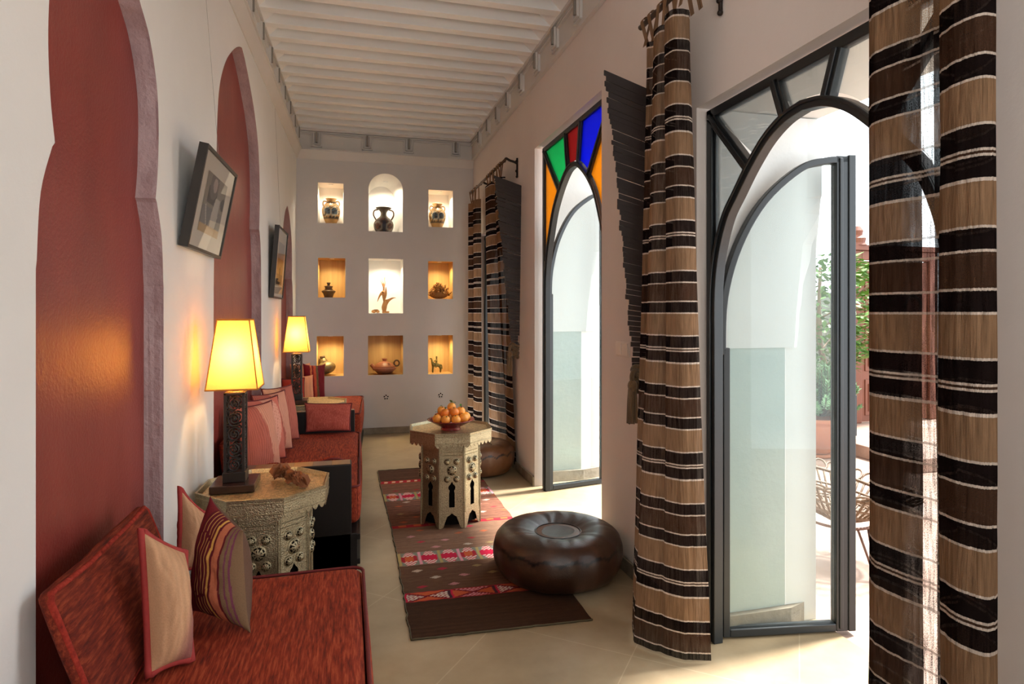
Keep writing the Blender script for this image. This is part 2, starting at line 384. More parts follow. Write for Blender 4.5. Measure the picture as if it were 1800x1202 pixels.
ORG = {}
def obj(name, b, mats, parent=None, smooth=False, bevel=0.0, colf=None, uvf=None, segs=2, subsurf=0, weld=False):
    me = bpy.data.meshes.new(name); og = ORG.get(parent.name, Vector()) if parent else Vector()
    me.from_pydata([tuple(p - og) for p in b.v], [], b.f)
    mats = mats if isinstance(mats, (list, tuple)) else [mats]
    for m in mats: me.materials.append(M[m])
    me.polygons.foreach_set('material_index', b.m)
    if smooth: me.polygons.foreach_set('use_smooth', [True] * len(me.polygons))
    if colf is not None:                 # colour per vertex from the thing's own pattern
        ca = me.color_attributes.new('Col', 'BYTE_COLOR', 'POINT')
        arr = np.ones((len(b.v), 4), dtype=np.float32)
        for i in range(len(b.v)):
            c = colf(i, b.v[i]); arr[i, :3] = [x / 255 for x in c[:3]]
            if len(c) > 3: arr[i, 3] = c[3]
        ca.data.foreach_set('color_srgb', arr.ravel())
    if uvf is not None:
        ul = me.uv_layers.new(name='UVMap'); uv = np.array([uvf(i) for i in range(len(b.v))], dtype=np.float32)
        li = np.zeros(len(me.loops), dtype=np.int32); me.loops.foreach_get('vertex_index', li)
        ul.data.foreach_set('uv', uv[li].ravel())
    bm = bmesh.new(); bm.from_mesh(me)
    if weld: bmesh.ops.remove_doubles(bm, verts=bm.verts, dist=1e-5)
    if colf is None and uvf is None: bmesh.ops.recalc_face_normals(bm, faces=bm.faces)
    bm.to_mesh(me); bm.free(); me.update()
    o = bpy.data.objects.new(name, me); COL.objects.link(o)
    if parent: o.parent = parent
    ORG[o.name] = og
    if bevel:
        md = o.modifiers.new('edge', 'BEVEL'); md.width = bevel; md.segments = segs; md.limit_method = 'ANGLE'; md.angle_limit = R(40)
    if subsurf:
        md = o.modifiers.new('smooth', 'SUBSURF'); md.levels = subsurf; md.render_levels = subsurf
    return o
def tag(o, label, cat, group=None, kind=None):
    o['label'] = label; o['category'] = cat
    if group: o['group'] = group
    if kind: o['kind'] = kind
    return o
def thing(name, label, cat, loc=(0, 0, 0), group=None):
    o = bpy.data.objects.new(name, None); COL.objects.link(o); o.location = loc; o.empty_display_size = 0.1
    ORG[o.name] = Vector(loc); return tag(o, label, cat, group)
def struct(name, b, mats, parent=None, **kw):
    o = obj(name, b, mats, parent, **kw)
    if parent is None: o['kind'] = 'structure'
    return o
def dup(root, loc, rotz=0.0, label=None, group=None):
    r = root.copy(); COL.objects.link(r); r.location = loc; r.rotation_euler = (0, 0, rotz)
    if label: r['label'] = label
    if group: r['group'] = group
    def kids(a, b):
        for ch in list(a.children):
            if ch.name in SKIP: continue
            c = ch.copy(); COL.objects.link(c); c.parent = b; SKIP.add(c.name); kids(ch, c); SKIP.discard(c.name)
    kids(root, r); return r
SKIP = set()
def polyline_offset_box(*a): pass
def circle(cx, cy, r, n=16, a0=0.0, a1=2 * math.pi, end=False):
    return [(cx + r * math.cos(a0 + (a1 - a0) * i / n), cy + r * math.sin(a0 + (a1 - a0) * i / n)) for i in range(n + (1 if end else 0))]
def smoothpts(pts, k=6, closed=False):
    """Catmull-Rom through the points"""
    pts = [Vector(p) for p in pts]; out = []; N = len(pts)
    rng = range(N) if closed else range(N - 1)
    for i in rng:
        p0 = pts[(i - 1) % N] if closed or i > 0 else pts[i]; p1 = pts[i]; p2 = pts[(i + 1) % N]; p3 = pts[(i + 2) % N] if closed or i + 2 < N else p2
        for j in range(k):
            t = j / k
            out.append(0.5 * ((2 * p1) + (p2 - p0) * t + (2 * p0 - 5 * p1 + 4 * p2 - p3) * t * t + (3 * p1 - p0 - 3 * p2 + p3) * t ** 3))
    if not closed: out.append(pts[-1])
    return out

# ================================================================ THE SETTING
b = B(); b.box((-1.1, YF - .2, -0.15), (2.07, YB + .6, 0)); struct('floor', b, 'floor')
b = B(); b.box((2.0701, -1.5, -0.17), (11, 11, -0.012)); struct('ground_patio', b, 'patio')

# --- left wall with three shallow red arched niches
def arch_outline(c, pts):
    """pts: (half-width, z) from the floor up to the apex on the far side; mirrored"""
    right = [(c + h, z) for h, z in pts]; left = [(c - h, z) for h, z in pts if h > 1e-6]
    return right + left[::-1]
def curve2(pts, k=5): return [(p.x, p.y) for p in smoothpts([(a, z, 0) for a, z in pts], k)]
A1 = [(.462, 0.02), (.462, .86), (.462, 1.5)] + curve2([(.458, 1.52), (.44, 1.68), (.385, 1.80)]) + curve2([(.372, 1.812), (.395, 1.92), (.405, 2.07), (.385, 2.22), (.31, 2.36), (.2, 2.45), (.08, 2.56), (0, 2.63)])
A2 = [(.74, 0.02), (.74, .80), (.74, 1.5)] + curve2([(.735, 1.62), (.715, 1.86), (.665, 1.985)]) + curve2([(.645, 2.0), (.672, 2.18), (.665, 2.36), (.61, 2.58), (.46, 2.77), (.25, 2.92), (.1, 3.0), (0, 3.035)])
A3 = [(.48, 0.02), (.48, .80), (.48, 1.4)] + curve2([(.478, 1.5), (.45, 1.66), (.40, 1.745)]) + curve2([(.385, 1.757), (.405, 1.88), (.40, 2.03), (.34, 2.2), (.2, 2.36), (.08, 2.43), (0, 2.46)])
arches = [arch_outline(2.095, A1), arch_outline(4.09, A2), arch_outline(6.44, A3)]
fnL = lambda y, z, t: (WLX(y) - t, y, z)
b = B(); outer = [(YF, 0), (YB + .15, 0), (YB + .15, 3.75), (YF, 3.75)]
loops = [outer] + arches
flat = [p for l in loops for p in l]
tris = tessellate_polygon([[Vector((p[0], p[1], 0)) for p in l] for l in loops])
b.add([fnL(p[0], p[1], 0) for p in flat], [tuple(t) for t in tris], 0)
b.box((-1.25, YF, 0), (-1.2, YB, 3.75), 0)
for a in arches:
    n = len(a); rr = random.Random(3)
    def W(p, t, k):                      # the arrises are hand-rounded: a slight irregular wave
        j = noise.noise(Vector((p[0] * 9, p[1] * 9, t * 20 + 3))) * 0.006
        return (WLX(p[0]) - t + (j if 0 < t < .07 else 0), p[0] + j * (0 < t), p[1])
    ts = (0, .012, .035, .055, .072)
    rows = [[fnL(p[0], p[1], 0) if t == 0 else W(p, t, 0) for p in a] for t in ts]
    b.add([q for r_ in rows for q in r_], [(j * n + i, j * n + (i + 1) % n, (j + 1) * n + (i + 1) % n, (j + 1) * n + i) for j in range(len(ts) - 1) for i in range(n)], 1)
    tr = tessellate_polygon([[Vector((p[0], p[1], 0)) for p in a]])
    b.add([fnL(p[0], p[1], .066) for p in a], [tuple(t) for t in tr], 2)
struct('wall_left', b, ['wall', 'mauve', 'red'])

# --- back wall with nine niches
NI = {'tl': (-.331, 2.421, -.052, 2.877), 'tc': (.228, 2.346, .618, 3.02), 'tr': (.918, 2.42, 1.21, 2.86),
      'ml': (-.329, 1.576, -.031, 2.024), 'mc': (.228, 1.397, .621, 2.03), 'mr': (.914, 1.567, 1.209, 2.013),
      'bl': (-.344, .682, -.05, 1.136), 'bc': (.222, .681, .621, 1.137), 'br': (.914, .674, 1.209, 1.135)}
ND = 0.30
def niche_loop(k):
    x0, z0, x1, z1 = NI[k]
    if k == 'tc':
        r = (x1 - x0) / 2; c = (x0 + x1) / 2; zc = z1 - r * .95
        return [(x0, z0), (x1, z0)] + [(c + r * math.cos(a), zc + r * .95 * math.sin(a)) for a in [math.pi * i / 20 for i in range(21)]]
    return [(x0, z0), (x1, z0), (x1, z1), (x0, z1)]
loops = [[(-1.2, 0), (XR + .7, 0), (XR + .7, 3.75), (-1.2, 3.75)]] + [niche_loop(k) for k in NI]
flat = [p for l in loops for p in l]
tris = tessellate_polygon([[Vector((p[0], p[1], 0)) for p in l] for l in loops])
b = B(); b.add([(p[0], YB, p[1]) for p in flat], [tuple(t) for t in tris], 0)
for k in NI:
    a = niche_loop(k); n = len(a); mi = 2 if k in ('ml', 'mr', 'bl', 'bc', 'br') else 1
    x0, z0, x1, z1 = NI[k]
    if k == 'tc': bk = [(x0 + (x - x0) * .80, z0 + (z - z0) * .86) for x, z in a]
    else: bk = [(x0 + .006 + (x - x0) * ((x1 - x0 - .012) / (x1 - x0)), z) for x, z in a]
    b.add([(p[0], YB, p[1]) for p in a] + [(p[0], YB + ND, p[1]) for p in bk], [(i, (i + 1) % n, n + (i + 1) % n, n + i) for i in range(n)], mi)
    tr = tessellate_polygon([[Vector((p[0], p[1], 0)) for p in bk]])
    b.add([(p[0], YB + ND, p[1]) for p in bk], [tuple(t) for t in tr], mi)
b.box((-1.2, YB + ND + .02, 0), (XR + .7, YB + ND + .1, 3.75), 0)
struct('wall_back', b, ['wall_b', 'white', 'tan'])

# --- right wall: thick old wall with three door openings
XO = 2.07
b = B()
DR = [(1.186, 2.36, 2.285), (3.39, 4.748, 2.725), (5.67, 6.836, 2.29)]     # y0, y1, head height
ys = [YF]
for y0, y1, z in DR:
    b.box((XR, ys[-1], 0), (XR + .10, y0, 3.75), 0); b.box((XR, y0, z), (XR + .10, y1, 3.75), 0)
    ys.append(y1)
b.box((XR, ys[-1], 0), (XR + .10, YB, 3.75), 0)
DR2 = [(1.15, 2.36, 2.285), (3.25, 4.90, 2.725), (5.60, 6.93, 2.29)]
ys = [YF]
for y0, y1, z in DR2:
    b.box((XR + .1001, ys[-1], 0), (XO, y0, 3.75), 1); b.box((XR + .1001, y0, z), (XO, y1, 3.75), 1); ys.append(y1)
b.box((XR + .1001, ys[-1], 0), (XO, YB + .4, 3.75), 1)
struct('wall_right', b, ['wall_r', 'stucco'])
b = B(); b.box((-1.2, YF - .12, 0), (XO, YF, 3.75)); struct('wall_front', b, 'wall')

# stucco jambs of the outer arcade (grey dado below, white corbelled plaster above)
def jamb(name, y, prof, ztop):
    b = B()
    # dado block with chamfered outer corner
    pl = [(1.56, y), (1.90, y), (XO + .0, y + .07), (XO, y + .075), (1.56, y + .075)]
    b.prism(pl, lambda p, q, t: (p, q, t), .085, 1.245, 0)
    pl2 = [(1.90, y - .001), (XO + .003, y + .068), (XO + .003, y + .08), (1.90, y + .012)]
    b.prism(pl2, lambda p, q, t: (p, q, t), .085, 1.245, 1)
    b2 = [(1.57, y - .03), (1.91, y - .03), (XO + .02, y + .03), (XO + .02, y + .07), (1.57, y + .07)]
    b.prism(b2, lambda p, q, t: (p, q, t), 0, .085, 2)
    rows = []
    for z, yc in prof:
        rows.append([(1.56, y - .012, z), (1.93 + (y - yc + .08) * .8, y - .012, z), (XO + .012, yc, z), (XO + .012, y + .09, z), (1.56, y + .09, z)])
    n = 5; b.add([q for r_ in rows for q in r_], [(j * n + i, j * n + (i + 1) % n, (j + 1) * n + (i + 1) % n, (j + 1) * n + i) for j in range(len(rows) - 1) for i in range(n)], 1)
    b.add(rows[0], [(0, 1, 2, 3, 4)], 1)
    return struct(name, b, ['dado', 'stucco', 'base', 'stucco'])
pf = [(1.245, 2.425), (1.30, 2.418), (1.40, 2.41), (1.53, 2.393), (1.71, 2.368), (1.85, 2.352), (1.92, 2.343), (1.935, 2.336), (2.28, 2.336)]
jamb('trim_1', 2.358, pf, 2.28)
jamb('trim_2', 4.86, [(z, yc + 2.502) for z, yc in pf[:-1]] + [(2.72, 4.838)], 2.72)

# --- ceiling: boards, beams, sloping infill at both ends
b = B(); b.box((-1.2, YF, 3.605), (XO, YB + .5, 3.75))
for s, x in ((1, None), (-1, None)):
    pass
b.add([(WLX(YF) + .03, YF, 3.46), (WLX(YF) + .20, YF, 3.606), (WLX(YB) + .17, YB, 3.606), (WLX(YB) + .03, YB, 3.46)], [(0, 1, 2, 3)], 0)
b.add([(XR - .04, YF, 3.46), (XR - .20, YF, 3.606), (XR - .19, YB, 3.606), (XR - .03, YB, 3.46)], [(3, 2, 1, 0)], 0)
ceiling = struct('ceiling', b, 'ceil')
k = -12
while 4.446 + .2295 * k < YB - .02:
    y = 4.446 + .2295 * k
    if y > 2.4:
        bb = B(); bb.box((WLX(y) + .01, y, 3.468), (XR - .01, y + .064, 3.61)); bb.box((WLX(y) + .01, y - .004, 3.466), (XR - .01, y + .068, 3.478)); obj('ceiling_beam', bb, 'ceil', ceiling)
    k += 1

# --- frieze under the ceiling with stepped U-shaped mouldings
def frieze(name, P, s0, s1, motifs, cove):
    """P(s, d, z): along the wall, out of the wall, height"""
    b = B()
    def bx(a0, a1, d0, d1, z0, z1, mi=0):
        b.hexa([P(a0, d0, z0), P(a1, d0, z0), P(a1, d1, z0), P(a0, d1, z0), P(a0, d0, z1), P(a1, d0, z1), P(a1, d1, z1), P(a0, d1, z1)], mi)
    bx(s0, s1, 0, .018, 3.235, 3.47)
    if cove:
        b.hexa([P(s0, 0, 3.135), P(s1, 0, 3.135), P(s1, .008, 3.135), P(s0, .008, 3.135), P(s0, 0, 3.235), P(s1, 0, 3.235), P(s1, .055, 3.235), P(s0, .055, 3.235)])
    bx(s0, s1, 0, .062 if cove else .03, 3.225, 3.242)
    bx(s0, s1, 0, .045, 3.445, 3.47); bx(s0, s1, 0, .032, 3.428, 3.438)
    w = .055
    ms = sorted(motifs)
    for m in ms:
        for q, d in ((w, .036), (w * .62, .048)):
            bx(m - q - .006, m - q + .006, 0, d, 3.275 + (w - q), 3.425); bx(m + q - .006, m + q + .006, 0, d, 3.275 + (w - q), 3.425)
            bx(m - q, m + q, 0, d, 3.27 + (w - q), 3.282 + (w - q))
        bx(m - .010, m + .010, 0, .056, 3.315, 3.43, 1)  # bar in the darker tone that stands for the slot's shadow
    ed = [s0] + [x for m in ms for x in (m - w, m + w)] + [s1]
    for i in range(0, len(ed), 2):
        if ed[i + 1] - ed[i] > .02: bx(ed[i], ed[i + 1], 0, .036, 3.402, 3.414)
    return struct(name, b, ['frieze', 'frieze_shade'])
ml = [4.19 + .412 * i for i in range(-3, 8)]
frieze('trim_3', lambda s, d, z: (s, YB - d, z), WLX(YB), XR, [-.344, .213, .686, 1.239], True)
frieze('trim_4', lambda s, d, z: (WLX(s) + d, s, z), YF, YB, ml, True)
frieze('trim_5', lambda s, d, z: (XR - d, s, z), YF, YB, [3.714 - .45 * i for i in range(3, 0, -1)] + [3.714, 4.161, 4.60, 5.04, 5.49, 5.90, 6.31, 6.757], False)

# --- baseboards
b = B(); b.box((WLX(YB), YB - .018, 0), (XR, YB, .073)); struct('baseboard_back', b, 'base', bevel=.004)
b = B()
for y0, y1 in ((YF, 1.186), (2.36, 3.39), (4.748, 5.67), (6.836, YB - .02)): b.box((XR - .016, y0, 0), (XR, y1, .078)); 
struct('baseboard_right', b, 'base', bevel=.004)
# ================================================================ DOORS
def bar(b, p, q, w, x0, x1, mi=0):
    p = Vector((p[0], p[1])); q = Vector((q[0], q[1])); d = (q - p).normalized(); n = Vector((-d.y, d.x)) * w / 2
    c = [p - n, q - n, q + n, p + n]
    b.hexa([(x0, a.x, a.y) for a in c] + [(x1, a.x, a.y) for a in c], mi)
def strip(b, pts, w, fn, t0, t1, mi=0):
    """a bar of constant width along a 2-D line, offset to its left"""
    P = [Vector((p[0], p[1])) for p in pts]; N = len(P); Q = []
    for i in range(N):
        d = (P[min(i + 1, N - 1)] - P[max(i - 1, 0)]).normalized(); Q.append(P[i] + Vector((-d.y, d.x)) * w)
    rows = [[fn(P[i].x, P[i].y, t0), fn(Q[i].x, Q[i].y, t0), fn(Q[i].x, Q[i].y, t1), fn(P[i].x, P[i].y, t1)] for i in range(N)]
    b.add([v for r_ in rows for v in r_], [(i * 4 + k, i * 4 + (k + 1) % 4, (i + 1) * 4 + (k + 1) % 4, (i + 1) * 4 + k) for i in range(N - 1) for k in range(4)] + [(0, 1, 2, 3), ((N - 1) * 4, (N - 1) * 4 + 3, (N - 1) * 4 + 2, (N - 1) * 4 + 1)], mi)
X0, X1 = 1.497, 1.532
fnX = lambda y, z, t: (t, y, z)
def frame_door(name, c, hw, ztop, arch, radials, panes, low=None):
    """arch: (dy, z) from the far springing over the apex, one half; radials: ((dy, z) outer, (dy, z) inner)"""
    d = bpy.data.objects.new(name, None); COL.objects.link(d); d['kind'] = 'structure'; ORG[name] = Vector()
    b = B(); w = .038
    for s in (1, -1):
        b.box((X0, c + s * hw, 0), (X1, c + s * (hw - w), ztop))
        b.box((X0 + .012, c + s * (hw - w), 0), (X1 - .012, c + s * (hw - w - .012), ztop))
    b.box((X0, c - hw, ztop - w), (X1, c + hw, ztop)); 
    if low: 
        for s in (1, -1): b.box((X0 + .003, c + s * hw, low - .02), (X1 - .003, c + s * (hw - .085), low + .012))
    obj('door_frame', b, 'frame', d, bevel=.004)
    full = [(c + y, z) for y, z in arch] + [(c - y, z) for y, z in arch[::-1][1:]]
    b = B(); strip(b, full, .034, fnX, X0 - .004, X1 + .004); strip(b, full, .012, fnX, X0 - .012, X0 - .002); obj('arch_bar', b, 'frame', d, bevel=.003)
    for o_, i_ in radials:
        b = B(); bar(b, (c + o_[0], o_[1]), (c + i_[0], i_[1]), .046, X0, X1); bar(b, (c + o_[0], o_[1]), (c + i_[0], i_[1]), .018, X0 - .008, X1 + .008); obj('glazing_bar', b, 'frame', d, bevel=.003)
    for poly, m in panes:
        b = B(); b.prism([(c + y, z) for y, z in poly], fnX, 1.513, 1.517); obj('pane', b, m, d)
    return d
def arcseg(arch, a, e):
    """arch points whose |dy| lies between a and e (signed, ordered from a to e)"""
    full = [(y, z) for y, z in arch] + [(-y, z) for y, z in arch[::-1][1:]]
    lo, hi = min(a, e), max(a, e); q = [p for p in full if lo - 1e-6 <= p[0] <= hi + 1e-6]
    return q if (q and a >= e) else q[::-1]
def fan(arch, hw, top, zlow, xt, xb, xc, mats):
    hi = hw - .034; of = .012
    def up(a_, e_): return [(y, z + of) for y, z in arcseg(arch, a_, e_)]
    side = [(hi, zlow), (hi, top - .015)] + [(y + .006, z + of) for y, z in arcseg(arch, xc + .012, 9) if z > zlow]
    cor = [(hi - .012, top), (xt + .014, top)] + up(xb + .010, xc - .012)
    mid = [(xt - .014, top), (-xt + .014, top)] + up(-xb + .010, xb - .010)
    mir = lambda ps: [(-y, z) for y, z in ps]
    return [(side, mats[0]), (cor, mats[1]), (mid, mats[2]), (mir(cor), mats[3]), (mir(side), mats[4])]
def bars(hw, top, xt, xb, zb, xc, zc): return [((s_ * (hw - .02), top), (s_ * xc, zc)) for s_ in (1, -1)] + [((s_ * xt, top), (s_ * xb, zb)) for s_ in (1, -1)]
ar1 = [(.550, 0.0), (.550, 1.1)] + [(p.x, p.y) for p in smoothpts([(.550, 1.30, 0), (.547, 1.50, 0), (.518, 1.66, 0), (.458, 1.80, 0), (.38, 1.89, 0), (.296, 1.98, 0), (.20, 2.06, 0), (.10, 2.108, 0), (0, 2.125, 0)], 5)]
door1 = frame_door('door_1', 1.770, .582, 2.272, ar1, bars(.582, 2.245, .150, .098, 2.10, .303, 1.965), fan(ar1, .582, 2.238, 1.42, .150, .098, .303, ['glass'] * 5))
door3 = frame_door('door_3', 6.250, .582, 2.275, ar1, bars(.582, 2.245, .150, .098, 2.10, .303, 1.965), fan(ar1, .582, 2.238, 1.42, .150, .098, .303, ['glass'] * 5))
c2 = 4.005; hw2 = .672
ar2 = [(.612, 0.0), (.612, 1.3)] + [(p.x, p.y) for p in smoothpts([(.612, 1.45, 0), (.605, 1.66, 0), (.570, 1.83, 0), (.51, 1.98, 0), (.42, 2.155, 0), (.33, 2.262, 0), (.22, 2.355, 0), (.10, 2.425, 0), (0, 2.442, 0)], 5)]
door2 = frame_door('door_2', c2, hw2, 2.712, ar2, bars(hw2, 2.685, .150, .100, 2.415, .285, 2.30), fan(ar2, hw2, 2.678, 1.80, .150, .100, .285, ['g_amber', 'g_green', 'g_ruby', 'g_blue', 'g_amber']), 1.80)

def leaf(name, door, a, bdir, L, prof, stile, label=None):
    """an opened glazed leaf: a = hinge foot, bdir = direction in plan, prof = (t, z) from hinge head to meeting stile head"""
    d = Vector((bdir[0], bdir[1])).normalized(); nrm = Vector((-d.y, d.x))
    fn = lambda t, z, k: (a[0] + d.x * t + nrm.x * k, a[1] + d.y * t + nrm.y * k, z)
    root = obj(name, (lambda b: b)(frame_leaf(fn, L, prof, stile)), 'frame', door, bevel=.004)
    g = B(); pl = [(.028, .038), (L - stile, .038), (L - stile, prof[-1][1] - .02)] + [(t, z - .012) for t, z in prof[::-1] if .03 < t < L - stile]
    g.prism(pl + [(.028, prof[0][1])], fn, -.003, .003); obj('leaf_glass', g, 'glass' if name.endswith('leaf') else 'glass', root)
    return root, fn
def frame_leaf(fn, L, prof, stile):
    b = B(); T = .022
    def bx(t0, t1, z0, z1, k=T): b.hexa([fn(t0, z0, -k), fn(t1, z0, -k), fn(t1, z0, k), fn(t0, z0, k), fn(t0, z1, -k), fn(t1, z1, -k), fn(t1, z1, k), fn(t0, z1, k)])
    bx(0, .03, .008, prof[0][1]); bx(.03, L - stile, .008, .042); bx(L - stile, L - .03, .008, prof[-1][1]); bx(L - .034, L, .008, prof[-1][1] + .004, .028)
    bx(L - stile + .012, L - stile + .03, .02, prof[-1][1] - .01, .028)
    strip(b, [(t, z - .03) for t, z in prof], .03, fn, -T, T)
    return b
def sm(ps): return [(p.x, p.y) for p in smoothpts([(t, z, 0) for t, z in ps], 5)]
lf1, fn1 = leaf('door_leaf', door1, (1.557, 2.330), (.595, -.094), .602, sm([(.012, 1.25), (.022, 1.49), (.085, 1.71), (.20, 1.905), (.36, 2.045), (.47, 2.08), (.53, 2.086), (.60, 2.088)]), .088)
b = B()
for z in (.655, .685): pass
b = B(); b.hexa([fn1(.600, .86, -.02), fn1(.612, .86, -.02), fn1(.612, .86, .02), fn1(.600, .86, .02), fn1(.600, 1.04, -.02), fn1(.612, 1.04, -.02), fn1(.612, 1.04, .02), fn1(.600, 1.04, .02)]); obj('lock_plate', b, 'frame', lf1, bevel=.003)
lf2, fn2 = leaf('door_leaf', door2, (1.527, 4.605), (.481, .088), .56, sm([(.02, 1.55), (.03, 1.75), (.095, 2.0), (.22, 2.22), (.38, 2.35), (.47, 2.385), (.56, 2.40)]), .075)
for dr, (hx, hy), zz in ((door1, (1.535, 2.318), (.20, .785, 1.37)), (door2, (1.518, 4.612), (.22, .90, 1.62))):
    for z in zz:
        b = B(); b.tube([(hx, hy, z - .05), (hx, hy, z)], .011, 10); b.tube([(hx, hy, z + .002), (hx, hy, z + .05)], .0095, 10); b.box((hx - .03, hy - .004, z - .045), (hx + .028, hy + .004, z + .045)); obj('hinge', b, 'frame', dr)

# ================================================================ CURTAINS
def cloth(name, parent, top, bot, z0, z1, nz, ncol, crinkle=.004, zb=None, open_=1.0, wave=None):
    """a hanging striped cloth: plan lines at head and hem, z from z1 to z0 (zb(s): hem height)"""
    T = smoothpts([(*p, 0) for p in top], 10); Bt = smoothpts([(*p, 0) for p in bot], 10)
    def at(L, s):
        x = s * (len(L) - 1); i = min(int(x), len(L) - 2); return L[i].lerp(L[i + 1], x - i)
    zs = []; zz = z1
    # rows follow the stripes closely
    n = nz; vs = []; col = []; uv = []
    LT = sum((T[i + 1] - T[i]).length for i in range(len(T) - 1))
    for j in range(n + 1):
        q = j / n
        for i in range(ncol + 1):
            s = i / ncol; hem = zb(s) if zb else z0; z = z1 + (hem - z1) * q
            p = at(T, s).lerp(at(Bt, s), q ** 1.25)
            e = at(T, min(1, s + .01)) - at(T, max(0, s - .01)); nn = Vector((-e.y, e.x, 0)); nn = nn.normalized() if nn.length > 1e-7 else Vector((1, 0, 0))
            cr = noise.noise(Vector((s * LT * 70, z * 3.2, 1.3))) * crinkle + noise.noise(Vector((s * LT * 16, z * 1.1, 7.7))) * crinkle * 1.8
            p = p + nn * cr
            vs.append((p.x, p.y, z)); 
            zc = z1 + (z0 - z1) * q + (wave(s, q) if wave else 0)
            op = open_(s) if callable(open_) else open_; col.append((255, 255, 255, op)); uv.append((s * LT, zc))
    b = B(); b.add(vs, [(j * (ncol + 1) + i, j * (ncol + 1) + i + 1, (j + 1) * (ncol + 1) + i + 1, (j + 1) * (ncol + 1) + i) for j in range(n) for i in range(ncol)])
    return obj(name, b, 'curtain', parent, True, colf=lambda i, p: col[i], uvf=lambda i: uv[i])
def tabs(parent, pts, zrod, zcloth, w=.03, rx=1.33):
    for x, y in pts:
        b = B(); n = 10
        prof = [(x, y, zcloth - .03)] + [(rx + .021 * math.sin(a), y, zrod - .0 + .021 * math.cos(a)) for a in [-math.pi / 2 + math.pi * i / 8 for i in range(9)]] + [(2 * rx - x + .004, y, zcloth - .03)]
        vs = [(p[0], p[1] + s * w / 2, p[2]) for p in prof for s in (-1, 1)]
        b.add(vs, [(2 * i, 2 * i + 1, 2 * i + 3, 2 * i + 2) for i in range(len(prof) - 1)])
        obj('tab_loop', b, 'curtain', parent, True, colf=lambda i, p: (255, 255, 255, .1), uvf=lambda i: (x * 9 + i % 2 * .03, 1.345 + .001 * i))
ZR = 2.742
# near-side rod of the big doorway (runs out of the picture) and the far one
def rod(label, y0, y1, brackets, grp):
    t = thing('curtain_rod', label, 'curtain rod', (1.33, y0, ZR), grp)
    b = B(); b.tube([(1.33, y0, ZR), (1.33, y1, ZR)], .0125, 12); obj('pole', b, 'rod', t, True)
    for y in brackets:
        b = B(); b.tube(smoothpts([(1.33, y, ZR - .012), (1.345, y, ZR + .02), (1.38, y, ZR + .005), (1.42, y, ZR - .005), (XR - .006, y, ZR - .02)], 5), .011, 8)
        b.tube([(XR - .008, y, ZR + .03), (XR - .008, y, ZR - .135)], .0085, 8); b.ball((XR - .012, y, ZR - .085), .014, 8, 6); b.ball((XR - .010, y, ZR - .135), .012, 8, 6); b.ball((XR - .012, y, ZR + .0), .015, 8, 6)
        obj('bracket', b, 'iron', t, True)
    return t
rod('bronze curtain pole over the wide open doorway, between two striped curtains', 2.64, .60, [2.172, .68], 'curtain poles on the white wall')
rod('bronze curtain pole in the far corner above the narrow glazed door', 6.80, 5.22, [6.25, 5.25], 'curtain poles on the white wall')
# curtain gathered on the pier side of the big doorway, hem on the floor
t = thing('curtain', 'brown and black striped curtain gathered beside the slatted pendant, its hem spread on the floor', 'curtain', (1.33, 2.35, 0), 'striped curtains')
cloth('cloth', t, [(1.345, 2.575), (1.315, 2.54), (1.345, 2.50), (1.30, 2.45), (1.29, 2.38), (1.345, 2.345), (1.335, 2.32), (1.275, 2.305), (1.272, 2.235), (1.33, 2.225), (1.36, 2.255)],
      [(1.24, 2.53), (1.205, 2.47), (1.18, 2.40), (1.165, 2.37), (1.19, 2.33), (1.215, 2.29), (1.235, 2.275), (1.25, 2.25), (1.30, 2.20), (1.345, 2.185), (1.40, 2.165)],
      .012, 2.63, 240, 90, .0028, open_=.25)
tabs(t, [(1.342, 2.585), (1.335, 2.52), (1.30, 2.43), (1.30, 2.37), (1.29, 2.26), (1.285, 2.205)], ZR, 2.66)
# big curtain beside the camera
t = thing('curtain', 'large brown and black striped curtain nearest the camera with daylight glowing through its weave', 'curtain', (1.25, 1.0, 0), 'striped curtains')
cloth('cloth', t, [(1.30, 1.15), (1.305, 1.22), (1.30, 1.275), (1.275, 1.268), (1.258, 1.235), (1.262, 1.17), (1.272, 1.135), (1.278, 1.10), (1.283, 1.06), (1.268, 1.045), (1.240, 1.048), (1.220, 1.03), (1.208, .985), (1.216, .945), (1.24, .938), (1.27, .965), (1.292, 1.02), (1.298, 1.115)],
      [(1.30, 1.14), (1.308, 1.22), (1.30, 1.28), (1.275, 1.275), (1.252, 1.235), (1.258, 1.17), (1.272, 1.12), (1.278, 1.085), (1.283, 1.045), (1.265, 1.028), (1.232, 1.035), (1.205, 1.018), (1.19, .97), (1.20, .925), (1.23, .918), (1.27, .945), (1.292, 1.0), (1.298, 1.10)],
      .02, 2.69, 260, 170, .0032, open_=lambda s: .09 + .91 * max(0, min(1, (s - .30) / .03)) * max(.10, min(1, (.50 - s) / .03)))
